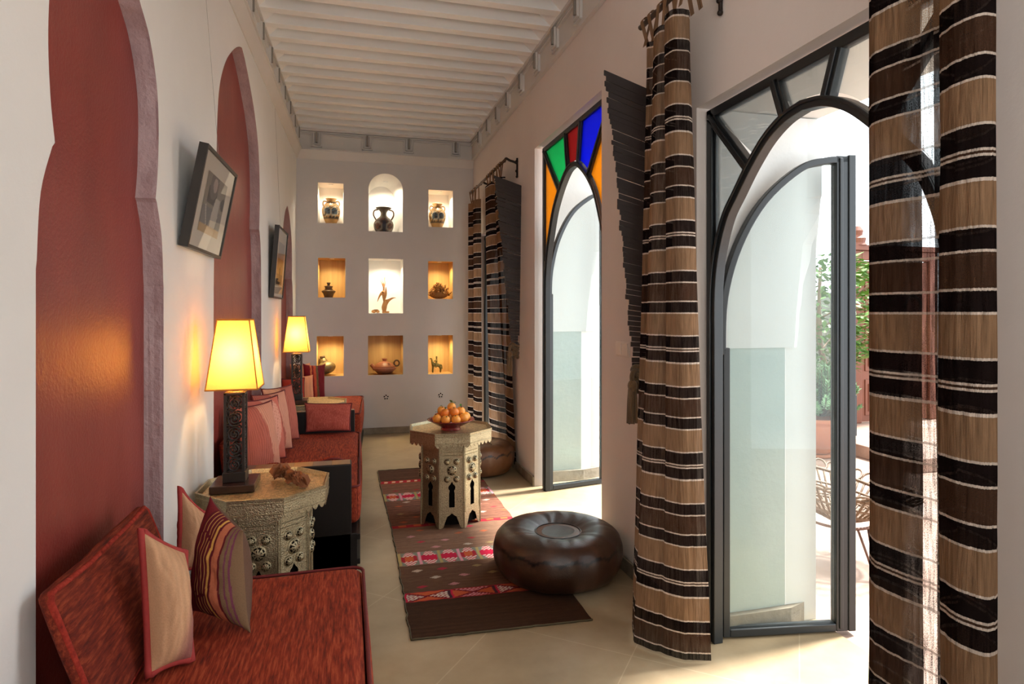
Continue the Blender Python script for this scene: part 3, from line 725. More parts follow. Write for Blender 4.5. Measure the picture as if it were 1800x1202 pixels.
# pair at the far door
t = thing('curtain', 'slim striped curtain hanging in the far corner beside the wall of niches', 'curtain', (1.33, 6.6, 0), 'striped curtains')
cloth('cloth', t, [(1.36, 6.78), (1.31, 6.74), (1.28, 6.66), (1.31, 6.60), (1.345, 6.56), (1.30, 6.48), (1.30, 6.38), (1.35, 6.33)], [(1.36, 6.80), (1.31, 6.78), (1.28, 6.70), (1.31, 6.64), (1.345, 6.59), (1.30, 6.48), (1.31, 6.34), (1.36, 6.30)], .015, 2.60, 160, 60, .003, open_=.05)
tabs(t, [(1.335, 6.74), (1.32, 6.60), (1.31, 6.45)], ZR, 2.62, .05)
t = thing('curtain', 'striped curtain overlapped by the farther dark slatted pendant, behind the brass fruit table', 'curtain', (1.33, 5.6, 0), 'striped curtains')
cloth('cloth', t, [(1.35, 5.93), (1.31, 5.90), (1.285, 5.82), (1.285, 5.70), (1.30, 5.62), (1.345, 5.60), (1.35, 5.57), (1.31, 5.54), (1.30, 5.45), (1.32, 5.36), (1.36, 5.33)], [(1.39, 5.99), (1.36, 5.95), (1.36, 5.85), (1.40, 5.72), (1.44, 5.64), (1.448, 5.60), (1.448, 5.56), (1.44, 5.50), (1.446, 5.42), (1.44, 5.32), (1.445, 5.26)], .015, 2.62, 160, 60, .003, open_=.05)
tabs(t, [(1.335, 5.88), (1.32, 5.74), (1.32, 5.63), (1.325, 5.47), (1.33, 5.40)], ZR, 2.64, .05)

# ================================================================ SLATTED PENDANTS
def pendant(label, y, seed):
    t = thing('slatted_pendant', label, 'wall hanging', (1.42, y, 1.1), 'dark slatted pendants with tassels')
    rr = random.Random(seed); b = B(); n = 56; ztop, zbot = 2.575, 1.13
    for i in range(n):
        q = i / n; z1 = ztop + (zbot - ztop) * q; hgt = (ztop - zbot) / n
        xl = 1.205 + (1.358 - 1.205) * q ** .92; xr = 1.446 - .018 * q - (.012 if q > .93 else 0)
        xl += rr.uniform(-.012, .006); dz = .075 * (1 - q) ** 1.1
        g = .0022 if rr.random() < .86 else .006
        yy = y + rr.uniform(-.002, .002)
        b.hexa([(xl, yy - .004, z1 - hgt + g), (xr, yy - .004, z1 - hgt - dz + g), (xr, yy + .004, z1 - hgt - dz + g), (xl, yy + .004, z1 - hgt + g),
                (xl, yy - .004, z1), (xr, yy - .004, z1 - dz), (xr, yy + .004, z1 - dz), (xl, yy + .004, z1)])
    obj('slat_panel', b, 'slat', t)
    b = B()
    for x in (1.40, 1.43): b.tube([(x, y + .008, 2.46), (x, y + .008, 1.14)], .0022, 5)
    obj('binding_cord', b, 'rope', t)
    b = B()                                    # knotted rope
    for k in range(5):
        z = 1.128 - k * .026; r = .036 - .004 * k; pts = []
        for i in range(24):
            a = 2 * math.pi * i / 24; pts.append((1.385 + .01 * k * .3 + r * math.cos(a), y + r * .8 * math.sin(a), z + .012 * math.sin(2 * a + k)))
        b.tube(pts, .011, 8, closed=True)
    b.ball((1.39, y, 1.08), .034, 14, 10, sc=(1, .8, 1.6))
    b.tube(smoothpts([(1.37, y - .01, 1.12), (1.345, y - .02, 1.115), (1.335, y - .02, 1.09), (1.34, y - .02, 1.05)], 5), .012, 8)
    obj('rope_knot', b, 'rope', t, True)
    b = B(); rr2 = random.Random(seed + 4)
    b.ball((1.338, y - .02, 1.045), .024, 12, 8, sc=(1, 1, 1.3))
    for k in range(46):
        a = rr2.uniform(0, 6.28); r = rr2.uniform(.004, .026); x = 1.338 + r * math.cos(a); yy = y - .02 + r * math.sin(a)
        b.tube([(1.338 + r * .7 * math.cos(a), y - .02 + .7 * r * math.sin(a), 1.05), (x, yy, .96), (x + rr2.uniform(-.004, .004), yy, .868 + rr2.uniform(-.01, .01))], .0045, 5)
    obj('tassel', b, 'tassel', t, True)
    return t
pendant('tall dark slatted pendant with rope tassel, right beside the stained glass door', 2.76, 3)
pendant('dark slatted pendant with rope tassel, in front of the far striped curtain', 5.11, 9)

# ================================================================ SWITCH, VENTS
t = thing('light_switch', 'white double light switch on the pier beside the stained glass door', 'light switch', (XR, 3.09, 1.2))
b = B(); b.box((XR - .009, 3.004, 1.163), (XR - .0002, 3.172, 1.243)); obj('faceplate', b, 'switch', t, bevel=.004)
for y in (3.047, 3.129):
    b = B(); b.hexa([(XR - .013, y - .034, 1.170), (XR - .009, y - .034, 1.170), (XR - .009, y + .034, 1.170), (XR - .013, y + .034, 1.170), (XR - .017, y - .034, 1.236), (XR - .009, y - .034, 1.236), (XR - .009, y + .034, 1.236), (XR - .017, y + .034, 1.236)]); obj('rocker', b, 'switch', t, bevel=.002)
for x, lab in ((.426, 'small pierced vent low on the niche wall, below the lidded pot'), (1.062, 'small pierced vent low on the niche wall, nearer the striped curtain')):
    t = thing('wall_vent', lab, 'vent', (x, YB, .42), 'pierced vents low on the niche wall')
    b = B(); b.lathe([(.036, 0), (.036, .003), (.030, .005), (0.0, .0055)], n=24); b.xf(Matrix.Translation((x, YB, .422)) @ Matrix.Rotation(R(90), 4, 'X')); obj('cover', b, 'wall_b', t, True)
    for k in range(5):
        a = R(90 + 72 * k); b = B(); b.lathe([(.0085, 0), (.0085, .0012), (0, .0012)], n=10); b.xf(Matrix.Translation((x + .021 * math.cos(a), YB - .005, .422 + .021 * math.sin(a))) @ Matrix.Rotation(R(90), 4, 'X')); obj('vent_hole', b, 'darkhole', t)
# ================================================================ OCTAGONAL TABLES
def octa(r, z, rot=0.0, c=(0, 0)): return [Vector((c[0] + r * math.cos(rot + R(22.5 + 45 * k)), c[1] + r * math.sin(rot + R(22.5 + 45 * k)), z)) for k in range(8)]
ROT0 = R(-2.4)
def make_table(label, loc, rot):
    t = thing('octagonal_table', label, 'side table', (0, 0, 0), 'octagonal engraved metal tables')
    top, tray = .627, .611
    # tray with rim
    b = B(); rings = [octa(.276, top - .03), octa(.291, top - .012), octa(.293, top), octa(.283, top + .001), octa(.272, tray), ]
    b.add([p for r_ in rings for p in r_], [(j * 8 + k, j * 8 + (k + 1) % 8, (j + 1) * 8 + (k + 1) % 8, (j + 1) * 8 + k) for j in range(4) for k in range(8)], 0)
    b.add([Vector((0, 0, tray))] + octa(.272, tray), [(0, 1 + k, 1 + (k + 1) % 8) for k in range(8)], 1)
    obj('tray_top', b, ['silver', 'brass'], t)
    # scalloped apron: eight planes
    b = B()
    O = octa(.288, 0)
    for k in range(8):
        p, q = O[k], O[(k + 1) % 8]; e = q - p; n = Vector((-(e.y), e.x, 0)).normalized() * -1
        lo = []
        ns = 6
        for i in range(ns):
            for j in range(5):
                a = j / 5; lo.append(((i + a) / ns, top - .072 - .021 * math.sin(math.pi * a)))
        poly = [(0, top - .004)] + [(0, top - .072)] + lo[1:] + [(1, top - .072), (1, top - .004)]
        b.prism(poly, lambda s, z, d: Vector((*(p.lerp(q, s)).xy, z)) + n * (d - .001), 0, .003)
        for z in (top - .02, top - .066):
            b.tube([Vector((*(p.lerp(q, s)).xy, z)) + n * .003 for s in (.02, .98)], .0022, 5)
    obj('scalloped_apron', b, 'silver', t)
    # body: eight pierced panels
    Ob = octa(.212, 0); Ot = octa(.206, 0); zt = .565
    W = (Ob[1] - Ob[0]).length
    first = None
    for k in range(8):
        p, q = Ob[k], Ob[(k + 1) % 8]; p2, q2 = Ot[k], Ot[(k + 1) % 8]; e = (q - p).normalized(); n = Vector((e.y, -e.x, 0))
        fn = lambda s, z, d: (p.lerp(q, s)).lerp(p2.lerp(q2, s), z / zt) * 1.0 + Vector((0, 0, z)) + n * d
        foot = [(0, 0), (.10, 0), (.17, .012), (.25, .05), (.32, .078), (.40, .085), (.5, .098), (.60, .085), (.68, .078), (.75, .05), (.83, .012), (.90, 0), (1, 0)]
        key = [(.385, .135), (.615, .135), (.615, .225), (.60, .235)] + [(.5 + .145 * math.cos(a), .262 + .024 * math.sin(a)) for a in [R(-50 + 28 * i) for i in range(4)]] + [(.56, .285), (.5, .302), (.44, .285)] + [(.5 - .145 * math.cos(a), .262 + .024 * math.sin(a)) for a in [R(-50 + 28 * i) for i in (3, 2, 1, 0)]] + [(.40, .235), (.385, .225)]
        b = B(); b.prism(foot + [(1, zt), (0, zt)], fn, -.004, 0, 0, holes=[key])
        for z in (.10, .49, .47, .53): b.tube([fn(s, z, .001) for s in ((.06, .94) if z > .2 else (.02, .12))], .0018, 5)
        for s in (.06, .94): b.tube([fn(s, .10, .001), fn(s, .53, .001)], .0018, 5)
        b.tube([fn(0, 0.002, 0), fn(0, zt, 0)], .004, 6)
        pan = obj('side_panel', b, 'silver', t)
        for (s, z, r_) in ((.31, .43, .026), (.69, .43, .026), (.5, .375, .040), (.31, .318, .026), (.69, .318, .026)):
            d = B(); R0 = .030 if r_ > .03 else .0195
            prof = [(R0 * 1.12, .0005), (R0 * 1.1, .003), (R0, .003), (R0 * .92, .008), (R0 * .74, .0135), (R0 * .62, .016), (R0 * .36, .0185), (R0 * .24, .019), (0, .0195)]
            def mf(i, k2): return 1 if (i == 3 and k2 % 3 != 0) or (i == 5 and k2 % 3 == 1) or (r_ > .03 and i == 4 and k2 % 6 == 4) else 0
            d.lathe(prof, n=24, mifn=mf); zx = fn(s, z, .0)
            d.xf(Matrix.Translation(zx) @ Matrix((( e.x, 0, n.x, 0), (e.y, 0, n.y, 0), (0, 1, 0, 0), (0, 0, 0, 1))))
            obj('rosette', d, ['silver', 'darkhole'], pan, True)
    # dark sheet in place of the shade inside, so the keyholes read black
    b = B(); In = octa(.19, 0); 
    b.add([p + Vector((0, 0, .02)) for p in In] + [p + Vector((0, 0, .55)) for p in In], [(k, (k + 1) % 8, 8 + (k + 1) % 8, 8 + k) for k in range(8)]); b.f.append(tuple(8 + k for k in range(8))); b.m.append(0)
    obj('keyhole_shade', b, 'darkhole', t)
    t.location = loc; t.rotation_euler = (0, 0, rot); return t
tab = make_table('octagonal engraved brass table carrying the bowl of oranges, standing on the kilim', (.668, 4.13, .0075), R(-6))
dup(tab, (-.362, 3.0, 0), R(-2), 'octagonal engraved metal table with the nearest lamp and desert roses on its tray')
dup(tab, (-.285, 5.66, 0), R(0), 'octagonal engraved metal table under the far lamp, between the two farther sofas')

# ================================================================ LAMPS
def make_lamp(label, loc):
    t = thing('table_lamp', label, 'lamp', (0, 0, 0), 'amber lamps on octagonal tables')
    b = B(); b.box((-.092, -.10, 0), (.092, .10, .034)); obj('plinth', b, 'plinthwood', t, bevel=.004)
    b = B(); hw = .0435; z0, z1 = .034, .432
    for sx in (-1, 1):
        for sy in (-1, 1): b.box((sx * hw, sy * hw, z0), (sx * (hw - .012), sy * (hw - .012), z1))
    b.box((-hw - .004, -hw - .004, z0), (hw + .004, hw + .004, z0 + .045)); b.box((-hw, -hw, z1 - .012), (hw, hw, z1))
    obj('column', b, 'lampwood', t, bevel=.0025)
    zc = [z0 + .045 + .031 + .068 * i for i in range(5)]
    for k in range(4):
        b = B(); rot = Matrix.Rotation(R(90 * k), 4, 'Z')
        for i, z in enumerate(zc):
            s = 1 if i % 2 == 0 else -1
            sp = []
            for j in range(44):
                q = j / 43; a = s * (R(40) + q * R(800)); r = .029 * (1 - q * .86)
                sp.append(rot @ Vector((r * math.cos(a), -hw + .006, z + r * 1.12 * math.sin(a))))
            b.tube(sp, .0036, 6)
            b.ball(rot @ Vector((0, -hw + .005, z)), .0055, 8, 6)
            for sx in (-1, 1):
                b.tube([rot @ Vector((sx * (hw - .01), -hw + .006, z + sx * .033)), rot @ Vector((sx * .019, -hw + .006, z + sx * .024)), rot @ Vector((sx * .006, -hw + .006, z + sx * .034))], .0034, 5)
                b.tube([rot @ Vector((sx * (hw - .01), -hw + .006, z - sx * .012)), rot @ Vector((sx * .026, -hw + .006, z - sx * .010))], .0034, 5)
        obj('scroll_panel', b, 'lampwood', t, True)
    b = B(); b.lathe([(.016, .432), (.016, .448), (.011, .452), (.011, .485), (.0, .486)], n=16); b.box((-.030, -.030, .431), (.030, .030, .435)); obj('lamp_holder', b, 'brass', t, True)
    b = B(); b.ball((0, 0, .535), .026, 16, 12, sc=(1, 1, 1.25)); obj('bulb', b, 'bulb', t, True)
    # square tapering shade, open at head and foot
    b = B(); zb, zt, wb, wt = .452, .757, .105, .066
    def sq(w, z): return [Vector((-w, -w, z)), Vector((w, -w, z)), Vector((w, w, z)), Vector((-w, w, z))]
    for k in range(4):
        A_, B_ = sq(wb, zb), sq(wt, zt)
        b.grid(lambda u, v: A_[k].lerp(A_[(k + 1) % 4], u).lerp(B_[k].lerp(B_[(k + 1) % 4], u), v), 4, 6)
    sh = obj('lamp_shade', b, 'shade', t)
    b = B()
    for w, z in ((wb, zb), (wt, zt)): b.tube(sq(w + .0008, z), .0036, 6, closed=True)
    for k in range(4): b.tube([sq(wb, zb)[k], sq(wt, zt)[k]], .0026, 6)
    obj('binding', b, 'shadetrim', sh)
    t.location = loc
    for z, e in ((.545, 9.0),):
        l = bpy.data.lights.new('lamp_light', 'POINT'); l.energy = LAMP_W; l.color = (1.0, .66, .32); l.shadow_soft_size = .03
        lo = bpy.data.objects.new('lamp_light', l); COL.objects.link(lo); lo.location = (loc[0], loc[1], loc[2] + .60)
    return t
LAMP_W = 6.5
make_lamp('lit amber table lamp on carved black column, on the octagonal table nearest the camera', (-.490, 3.0, .613))
make_lamp('lit amber table lamp on the octagonal table farther along the red niches', (-.432, 5.66, .613))

# ================================================================ SOFAS
def rbox(b, x0, x1, y0, y1, z0, z1, r, bulge=.0, nu=14, sag=0.0, mi=0):
    """soft upholstered block: rounded box with bulging sides"""
    c = Vector(((x0 + x1) / 2, (y0 + y1) / 2, (z0 + z1) / 2)); h = Vector(((x1 - x0) / 2, (y1 - y0) / 2, (z1 - z0) / 2))
    n = nu
    def face(ax, sgn):
        u_, v_ = [(1, 2), (2, 0), (0, 1)][ax]
        def fn(u, v):
            p = Vector((0, 0, 0)); p[ax] = sgn * h[ax]
            # ease samples toward the edges
            e = lambda t: math.copysign(1 - (1 - abs(2 * t - 1)) ** 1.8, 2 * t - 1)
            p[u_] = e(u if sgn > 0 else 1 - u) * h[u_]; p[v_] = e(v) * h[v_]
            q = Vector([max(-(h[i] - r), min(h[i] - r, p[i])) for i in range(3)]); d = p - q
            if d.length > 1e-9: d = d.normalized() * r
            o = q + d
            k = (1 - (o.x / h.x) ** 2 if ax != 0 else 1) * (1 - (o.y / h.y) ** 2 if ax != 1 else 1) * (1 - (o.z / h.z) ** 2 if ax != 2 else 1)
            o[ax] += sgn * bulge * max(0, k) ** .6
            if ax == 2 and sgn > 0: o.z += noise.noise(o * 5) * .006 - sag * max(0, k)
            return c + o
        b.grid(fn, n, n, mi)
    for ax in range(3):
        for s in (1, -1): face(ax, s)
    return b
def edge_pipe(x0, x1, y0, y1, z, r=.007, rc=.04):
    pts = []
    for cx, cy, a0 in ((x1 - rc, y1 - rc, 0), (x0 + rc, y1 - rc, 90), (x0 + rc, y0 + rc, 180), (x1 - rc, y0 + rc, 270)):
        pts += [(cx + rc * math.cos(R(a0 + 30 * i)), cy + rc * math.sin(R(a0 + 30 * i)), z) for i in range(4)]
    b = B(); b.tube(pts, r, 6, closed=True); return b
def sofa(label, y0, y1, xf0, xf1, arms, zt=.43, zm=.20):
    """low bench sofa against the left wall; xf0/xf1 = front line at near and far end"""
    ym = (y0 + y1) / 2; t = thing('sofa', label, 'sofa', (-.3, ym, 0), 'low rust red sofas along the red niches')
    xb0, xb1 = WLX(y0) + .012, WLX(y1) + .012; xb = max(xb0, xb1)
    b = B(); b.hexa([(xb, y0, 0), (xf0 - .012, y0, 0), (xf1 - .012, y1, 0), (xb, y1, 0), (xb, y0, zm), (xf0 - .012, y0, zm), (xf1 - .012, y1, zm), (xb, y1, zm)])
    for z in (.03, zm - .035):
        b.hexa([(xf0 - .02, y0, z), (xf0 + .004, y0, z), (xf1 + .004, y1, z), (xf1 - .02, y1, z), (xf0 - .02, y0, z + .03), (xf0 + .004, y0, z + .03), (xf1 + .004, y1, z + .03), (xf1 - .02, y1, z + .03)])
    obj('base', b, 'blackwood', t, bevel=.003)
    ay0 = y0 + (.118 if 'near' in arms else .0); ay1 = y1 - (.072 if 'far' in arms else .0)
    xf = min(xf0, xf1) + .002
    b = B(); rbox(b, xb + .005, xf, ay0 + .004, ay1 - .004, zm + .004, zt, .045, .014, 22, -.006)
    if xf1 > xf0 + .03:
        for i, p in enumerate(b.v):
            if p.x > -.3: b.v[i].x += (p.x + .3) / (xf + .3) * (xf1 - xf0) * (p.y - y0) / (y1 - y0)
    m = obj('mattress', b, 'rust', t, True, weld=True)
    dx = (xf1 - xf0) if xf1 > xf0 + .03 else 0
    pb = edge_pipe(xb + .012, xf - .002, ay0 + .01, ay1 - .01, zt - .006, .0065)
    if dx:
        for i, p in enumerate(pb.v):
            if p.x > -.3: pb.v[i].x += (p.x + .3) / (xf + .3) * dx * (p.y - y0) / (y1 - y0)
    obj('piping', pb, 'piping_d', m, True)
    for nm, ya, yb_, zz in (('near', y0, y0 + .115, .578), ('far', y1 - .070, y1, .60)):
        if nm in arms:
            xa = (xf0 if nm == 'near' else xf1) - .042
            b = B(); b.box((xb, ya, 0), (xa, yb_, zz)); a = obj('arm_panel', b, 'blackwood', t, bevel=.006)
            b = B(); L = xa - xb
            for i in range(6):
                s0 = xb + L * (.03 + i * .16); b.box((s0, ya + .006, zz - .001), (s0 + L * .158, yb_ - .006, zz + .0012), 1 if i in (1, 3, 5) else 0)
            obj('inlay', b, ['inlay_a', 'inlay_b'], a)
    return t
sofa('rust red bench sofa nearest the camera with the striped pillows', .72, 2.44, .055, .062, (), .432)
sofa('rust red sofa with dark wooden end panels, between the two lamp tables', 3.455, 5.30, .060, .095, ('near', 'far'), .425)
sofa('short rust red sofa in the far corner under the niches', 5.98, 7.25, .110, .168, (), .455)

# ================================================================ PILLOWS AND CUSHIONS
def pillow(name, label, cat, corners, thick, cols, group=None, n=64, pip='piping', pinch=.055, back=None, mats=None, pipr=.006, ears=.03):
    """corners: BL, BR, TR, TL of the seam; cols(u, v) front pattern, back colour"""
    BL, BR_, TR_, TL = [Vector(c) for c in corners]; ctr = (BL + BR_ + TR_ + TL) / 4
    nrm = ((BR_ - BL) + (TR_ - TL)).cross((TL - BL) + (TR_ - BR_)).normalized()
    def seam(u, v):
        x, y = 2 * u - 1, 2 * v - 1
        k = pinch; uu = .5 + .5 * x * (1 - k * (1 - y * y)); vv = .5 + .5 * y * (1 - k * (1 - x * x))
        uu = .5 + (uu - .5) * (1 + ears * (abs(x * y) ** 6)); vv = .5 + (vv - .5) * (1 + ears * (abs(x * y) ** 6))
        return BL.lerp(BR_, uu).lerp(TL.lerp(TR_, uu), vv)
    def pt(u, v, s):
        x, y = 2 * u - 1, 2 * v - 1
        h = ((1 - abs(x) ** 2.3) * (1 - abs(y) ** 2.3)) ** .55
        w = noise.noise(Vector((x * 2.1, y * 2.1, ctr.y * 5 + s))) * .010 + noise.noise(Vector((x * 6, y * 6, ctr.y * 9 + s * 3))) * .004
        return seam(u, v) + nrm * s * (thick * h + w * h)
    e = lambda t: .5 - .5 * math.cos(math.pi * t)
    b = B(); b.grid(lambda u, v: pt(e(u), e(v), 1), n, n); nf = len(b.v); b.grid(lambda u, v: pt(e(u), e(v), -1), n, n)
    t = thing(name, label, cat, ctr, group)
    uvs = [(e(i / n), e(j / n)) for j in range(n + 1) for i in range(n + 1)]
    if cols:
        c = obj('cover', b, 'pillow', t, True, colf=lambda i, p: cols(*uvs[i % nf]) if i < nf else (back or (150, 52, 46)))
    else: c = obj('cover', b, mats, t, True, weld=True)
    if pip:
        q = [(i / 24, 0) for i in range(24)] + [(1, i / 24) for i in range(24)] + [(1 - i / 24, 1) for i in range(24)] + [(0, 1 - i / 24) for i in range(24)]
        b = B(); b.tube([seam(*p) for p in q], pipr, 6, closed=True); obj('piping', b, pip, c, True)
    return t
def pset(c, yaw, lean, w, h, roll=0.0):
    """square pillow standing on its bottom edge; yaw = direction its face looks (deg from +X), lean back in degrees"""
    a = R(yaw); nx, ny = math.cos(a), math.sin(a); ex = Vector((-ny, nx, 0)); up = Vector((-nx * math.sin(R(lean)), -ny * math.sin(R(lean)), math.cos(R(lean))))
    cr, sr = math.cos(R(roll)), math.sin(R(roll)); e2 = ex * cr + up * sr; u2 = up * cr - ex * sr
    C = Vector(c); return [C - e2 * w / 2, C + e2 * w / 2, C + e2 * w / 2 + u2 * h, C - e2 * w / 2 + u2 * h]
def tanf(u, v):
    w = max(0, min(1, (u + (1 - v) * .5 - .9) * 3)); s = .97 + .03 * math.sin(u * 40 + v * 3)
    a = (196, 152, 116); c = (150, 96, 88); return [(a[i] * (1 - w) + c[i] * w) * s for i in range(3)]
def bands(seq):
    def f(u, v):
        for e_, c in seq:
            if u <= e_: return c
        return seq[-1][1]
    return f
MA, GO, TC, OL, PU = (92, 24, 32), (196, 146, 84), (184, 106, 76), (112, 86, 62), (104, 52, 70)
def stripef(u, v):
    q = (u - .20) / .78 + .03 * math.sin(v * 3)
    return bands([(.10, (110, 30, 36)), (.175, MA), (.19, GO), (.27, MA), (.285, GO), (.355, MA), (.37, GO), (.44, MA), (.455, GO), (.51, MA), (.56, (206, 156, 78)), (.61, MA), (.76, TC), (.80, MA), (.86, OL), (.885, PU), (.93, OL), (.96, PU), (1.1, OL)])(q, v)
def leaff(u, v):
    d = abs(u - (.45 + .25 * math.sin(v * 3.0 - .4))); s = (v * 18 + u * 6) % 1
    c = (222, 158, 134) if d < .16 else (200, 110, 92)
    if s < .16 and d < .16: c = (196, 122, 100)
    return c
def pinkf(u, v):
    s = .9 + .1 * math.sin(u * 160 + 3 * math.sin(v * 5)); c = (196, 108, 90) if (u + .25 * v) < .72 else (226, 156, 128); return [x * s for x in c]
def peachf(u, v): s = .98 + .02 * math.sin(u * 30); return [x * s for x in (226, 160, 122)]
def farstripe(u, v):
    q = u + .12 * math.sin(v * 2.4)
    return bands([(.35, (120, 26, 34)), (.42, (206, 120, 74)), (.5, (132, 34, 36)), (.62, (190, 84, 56)), (.72, (110, 92, 62)), (1.2, (112, 30, 38))])(q, v)
# sofa 1
def back_cushion(label, y0, y1, xt, zt_, zb, lean, th, mat, pip, nu=20):
    """boxed cushion leaning back: xt, zt_ = top front edge"""
    t = thing('back_cushion', label, 'cushion', (xt, (y0 + y1) / 2, zb), 'long back cushions of the sofas'); L = R(lean)
    h = (zt_ - zb) / math.cos(L); b = B(); rbox(b, -th, 0, y0, y1, 0, h, min(.03, th * .48), .012, nu)
    def T(p):
        wv = .010 * noise.noise(Vector((p.y * 4, p.z * 7, 2))) - .012 * math.sin(math.pi * min(1, max(0, (p.y - y0) / (y1 - y0)))) * (p.z / h)
        x0_, z0_ = xt + h * math.sin(L), zb
        return Vector((x0_ + p.x * math.cos(L) - p.z * math.sin(L), p.y, z0_ + p.z * math.cos(L) + p.x * math.sin(L) * .0 + wv * (p.z / h)))
    b.v = [T(p) for p in b.v]; c = obj('cover', b, mat, t, True, weld=True)
    pts = []
    for (ya, za) in [(y0, .02 + (h - .04) * i / 10) for i in range(11)] + [(y0 + (y1 - y0) * (.02 + .96 * i / 20), h - .004) for i in range(21)] + [(y1, h - .02 - (h - .04) * i / 10) for i in range(11)] + [(y1 - (y1 - y0) * (.02 + .96 * i / 20), .004) for i in range(21)]:
        pts.append(T(Vector((-.008, ya, za))))
    b = B(); b.tube(pts, .008, 6, closed=True); obj('piping', b, pip, c, True)
back_cushion('long rust red back cushion leaning in the nearest red niche', 1.57, 2.24, -.632, .778, .464, 19, .038, 'rust_d', 'rust_p')
def quad(l): return [Vector(p) for p in l]
pillow('pillow', 'slim upright tan pillow with red back and thick red piping on the nearest sofa', 'pillow', quad([atZ(262, 1186, .468), atZ(336, 1158, .468), atY(324, 972, 1.955), atY(249, 934, 1.87)]), .070, tanf, 'pillows on the nearest sofa', back=(142, 46, 42), pipr=.010, pinch=.05, ears=.03)
pillow('pillow', 'maroon and gold striped pillow leaning on its corner on the nearest sofa', 'pillow', quad([atZ(335, 1070, .470), atZ(437, 1106, .466), atY(426, 936, 2.06), atY(370, 878, 2.20)]), .072, stripef, 'pillows on the nearest sofa', 120, back=(96, 70, 56), pip=None, ears=.06, pinch=.03)
pillow('pillow', 'tan and red pillow behind the striped pillow, in front of the octagonal table', 'pillow', quad([atY(312, 1005, 2.36), atY(372, 1000, 2.45), atY(362, 905, 2.47), atY(317, 861, 2.40)]), .055, tanf, 'pillows on the nearest sofa', back=(146, 44, 36), pipr=.009, pinch=.09, ears=.06)
# sofa 2
back_cushion('dark red back cushion of the middle sofa, mostly behind the nearest lamp', 3.60, 4.78, -.628, .70, .446, 6, .05, 'rust_d', 'piping_d')
for (y, x, yaw, lab, fn_, bk) in ((3.87, -.485, -34, 'pink slub pillow half hidden by the lamp column on the middle sofa', pinkf, (150, 48, 36)), (4.12, -.48, -35, 'pillow woven with a pale leaf pattern on the middle sofa, second from the lamp', leaff, (128, 34, 28)),
                             (4.40, -.465, -36, 'plain coral pillow on the middle sofa, between the leaf pillow and the farthest one', pinkf, (140, 40, 34)), (4.74, -.445, -36, 'peach and coral pillow farthest along the middle sofa, in the corner', lambda u, v: pinkf(1 - u, v) if u > .45 else peachf(u, v), (140, 40, 36))):
    pillow('pillow', lab, 'pillow', pset((x, y, .464), yaw, 10, .30, .40), .066, fn_, 'pillows along the middle sofa', back=bk, pip='piping_d', pinch=.05, ears=.02)
pillow('pillow', 'oblong coral pillow propped against the dark end panel of the middle sofa', 'pillow', [(-.318, 5.125, .462), (.012, 5.09, .462), (.025, 5.155, .665), (-.330, 5.17, .675)], .036, None, 'pillows along the middle sofa', 30, 'piping_d', .03, mats='coral')
def bolster():
    t = thing('bolster', 'flat dark red bolster lying along the near end of the middle sofa', 'cushion', (-.25, 3.62, .45)); b = B()
    def fn(u, v):
        x = -.455 + .44 * u; a = 2 * math.pi * v; e_ = min(1, 6 * u, 6 * (1 - u)) ** .5
        dip = .030 * math.sin(math.pi * u) - .016 * math.sin(2 * math.pi * u + 2.6); return (x, 3.640 + .056 * e_ * math.cos(a), .535 - dip + .055 * e_ * math.sin(a) + .0)
    b.grid(fn, 30, 18); c = obj('cover', b, 'rust', t, True, weld=True)
    b = B(); b.tube([Vector(fn(.02 + .96 * i / 24, .36)) + Vector((0, -.004, .003)) for i in range(25)], .006, 6); obj('piping', b, 'piping_d', c, True)
bolster()
# sofa 3
pillow('pillow', 'plain red pillow on the far corner sofa, left of the lamp column', 'pillow', pset((-.505, 6.26, .497), -72, 8, .21, .27), .04, lambda u, v: (168, 62, 48), 'pillows on the far corner sofa', 30, back=(140, 44, 40), pip='piping_d')
pillow('pillow', 'round peach pillow right behind the far lamp column on the far corner sofa', 'pillow', pset((-.425, 6.42, .497), -66, 8, .21, .28), .05, peachf, 'pillows on the far corner sofa', 30, back=(150, 60, 48), pip=None)
pillow('pillow', 'peach pillow standing at the very back of the far corner sofa', 'pillow', pset((-.465, 6.80, .497), -60, 8, .22, .37), .045, peachf, 'pillows on the far corner sofa', 30, back=(180, 96, 70), pip=None)
pillow('pillow', 'crimson pillow with olive and orange curves on the far corner sofa', 'pillow', pset((-.335, 6.60, .502), -62, 9, .23, .37, -4), .05, farstripe, 'pillows on the far corner sofa', back=(110, 30, 36), pip=None, ears=.08)
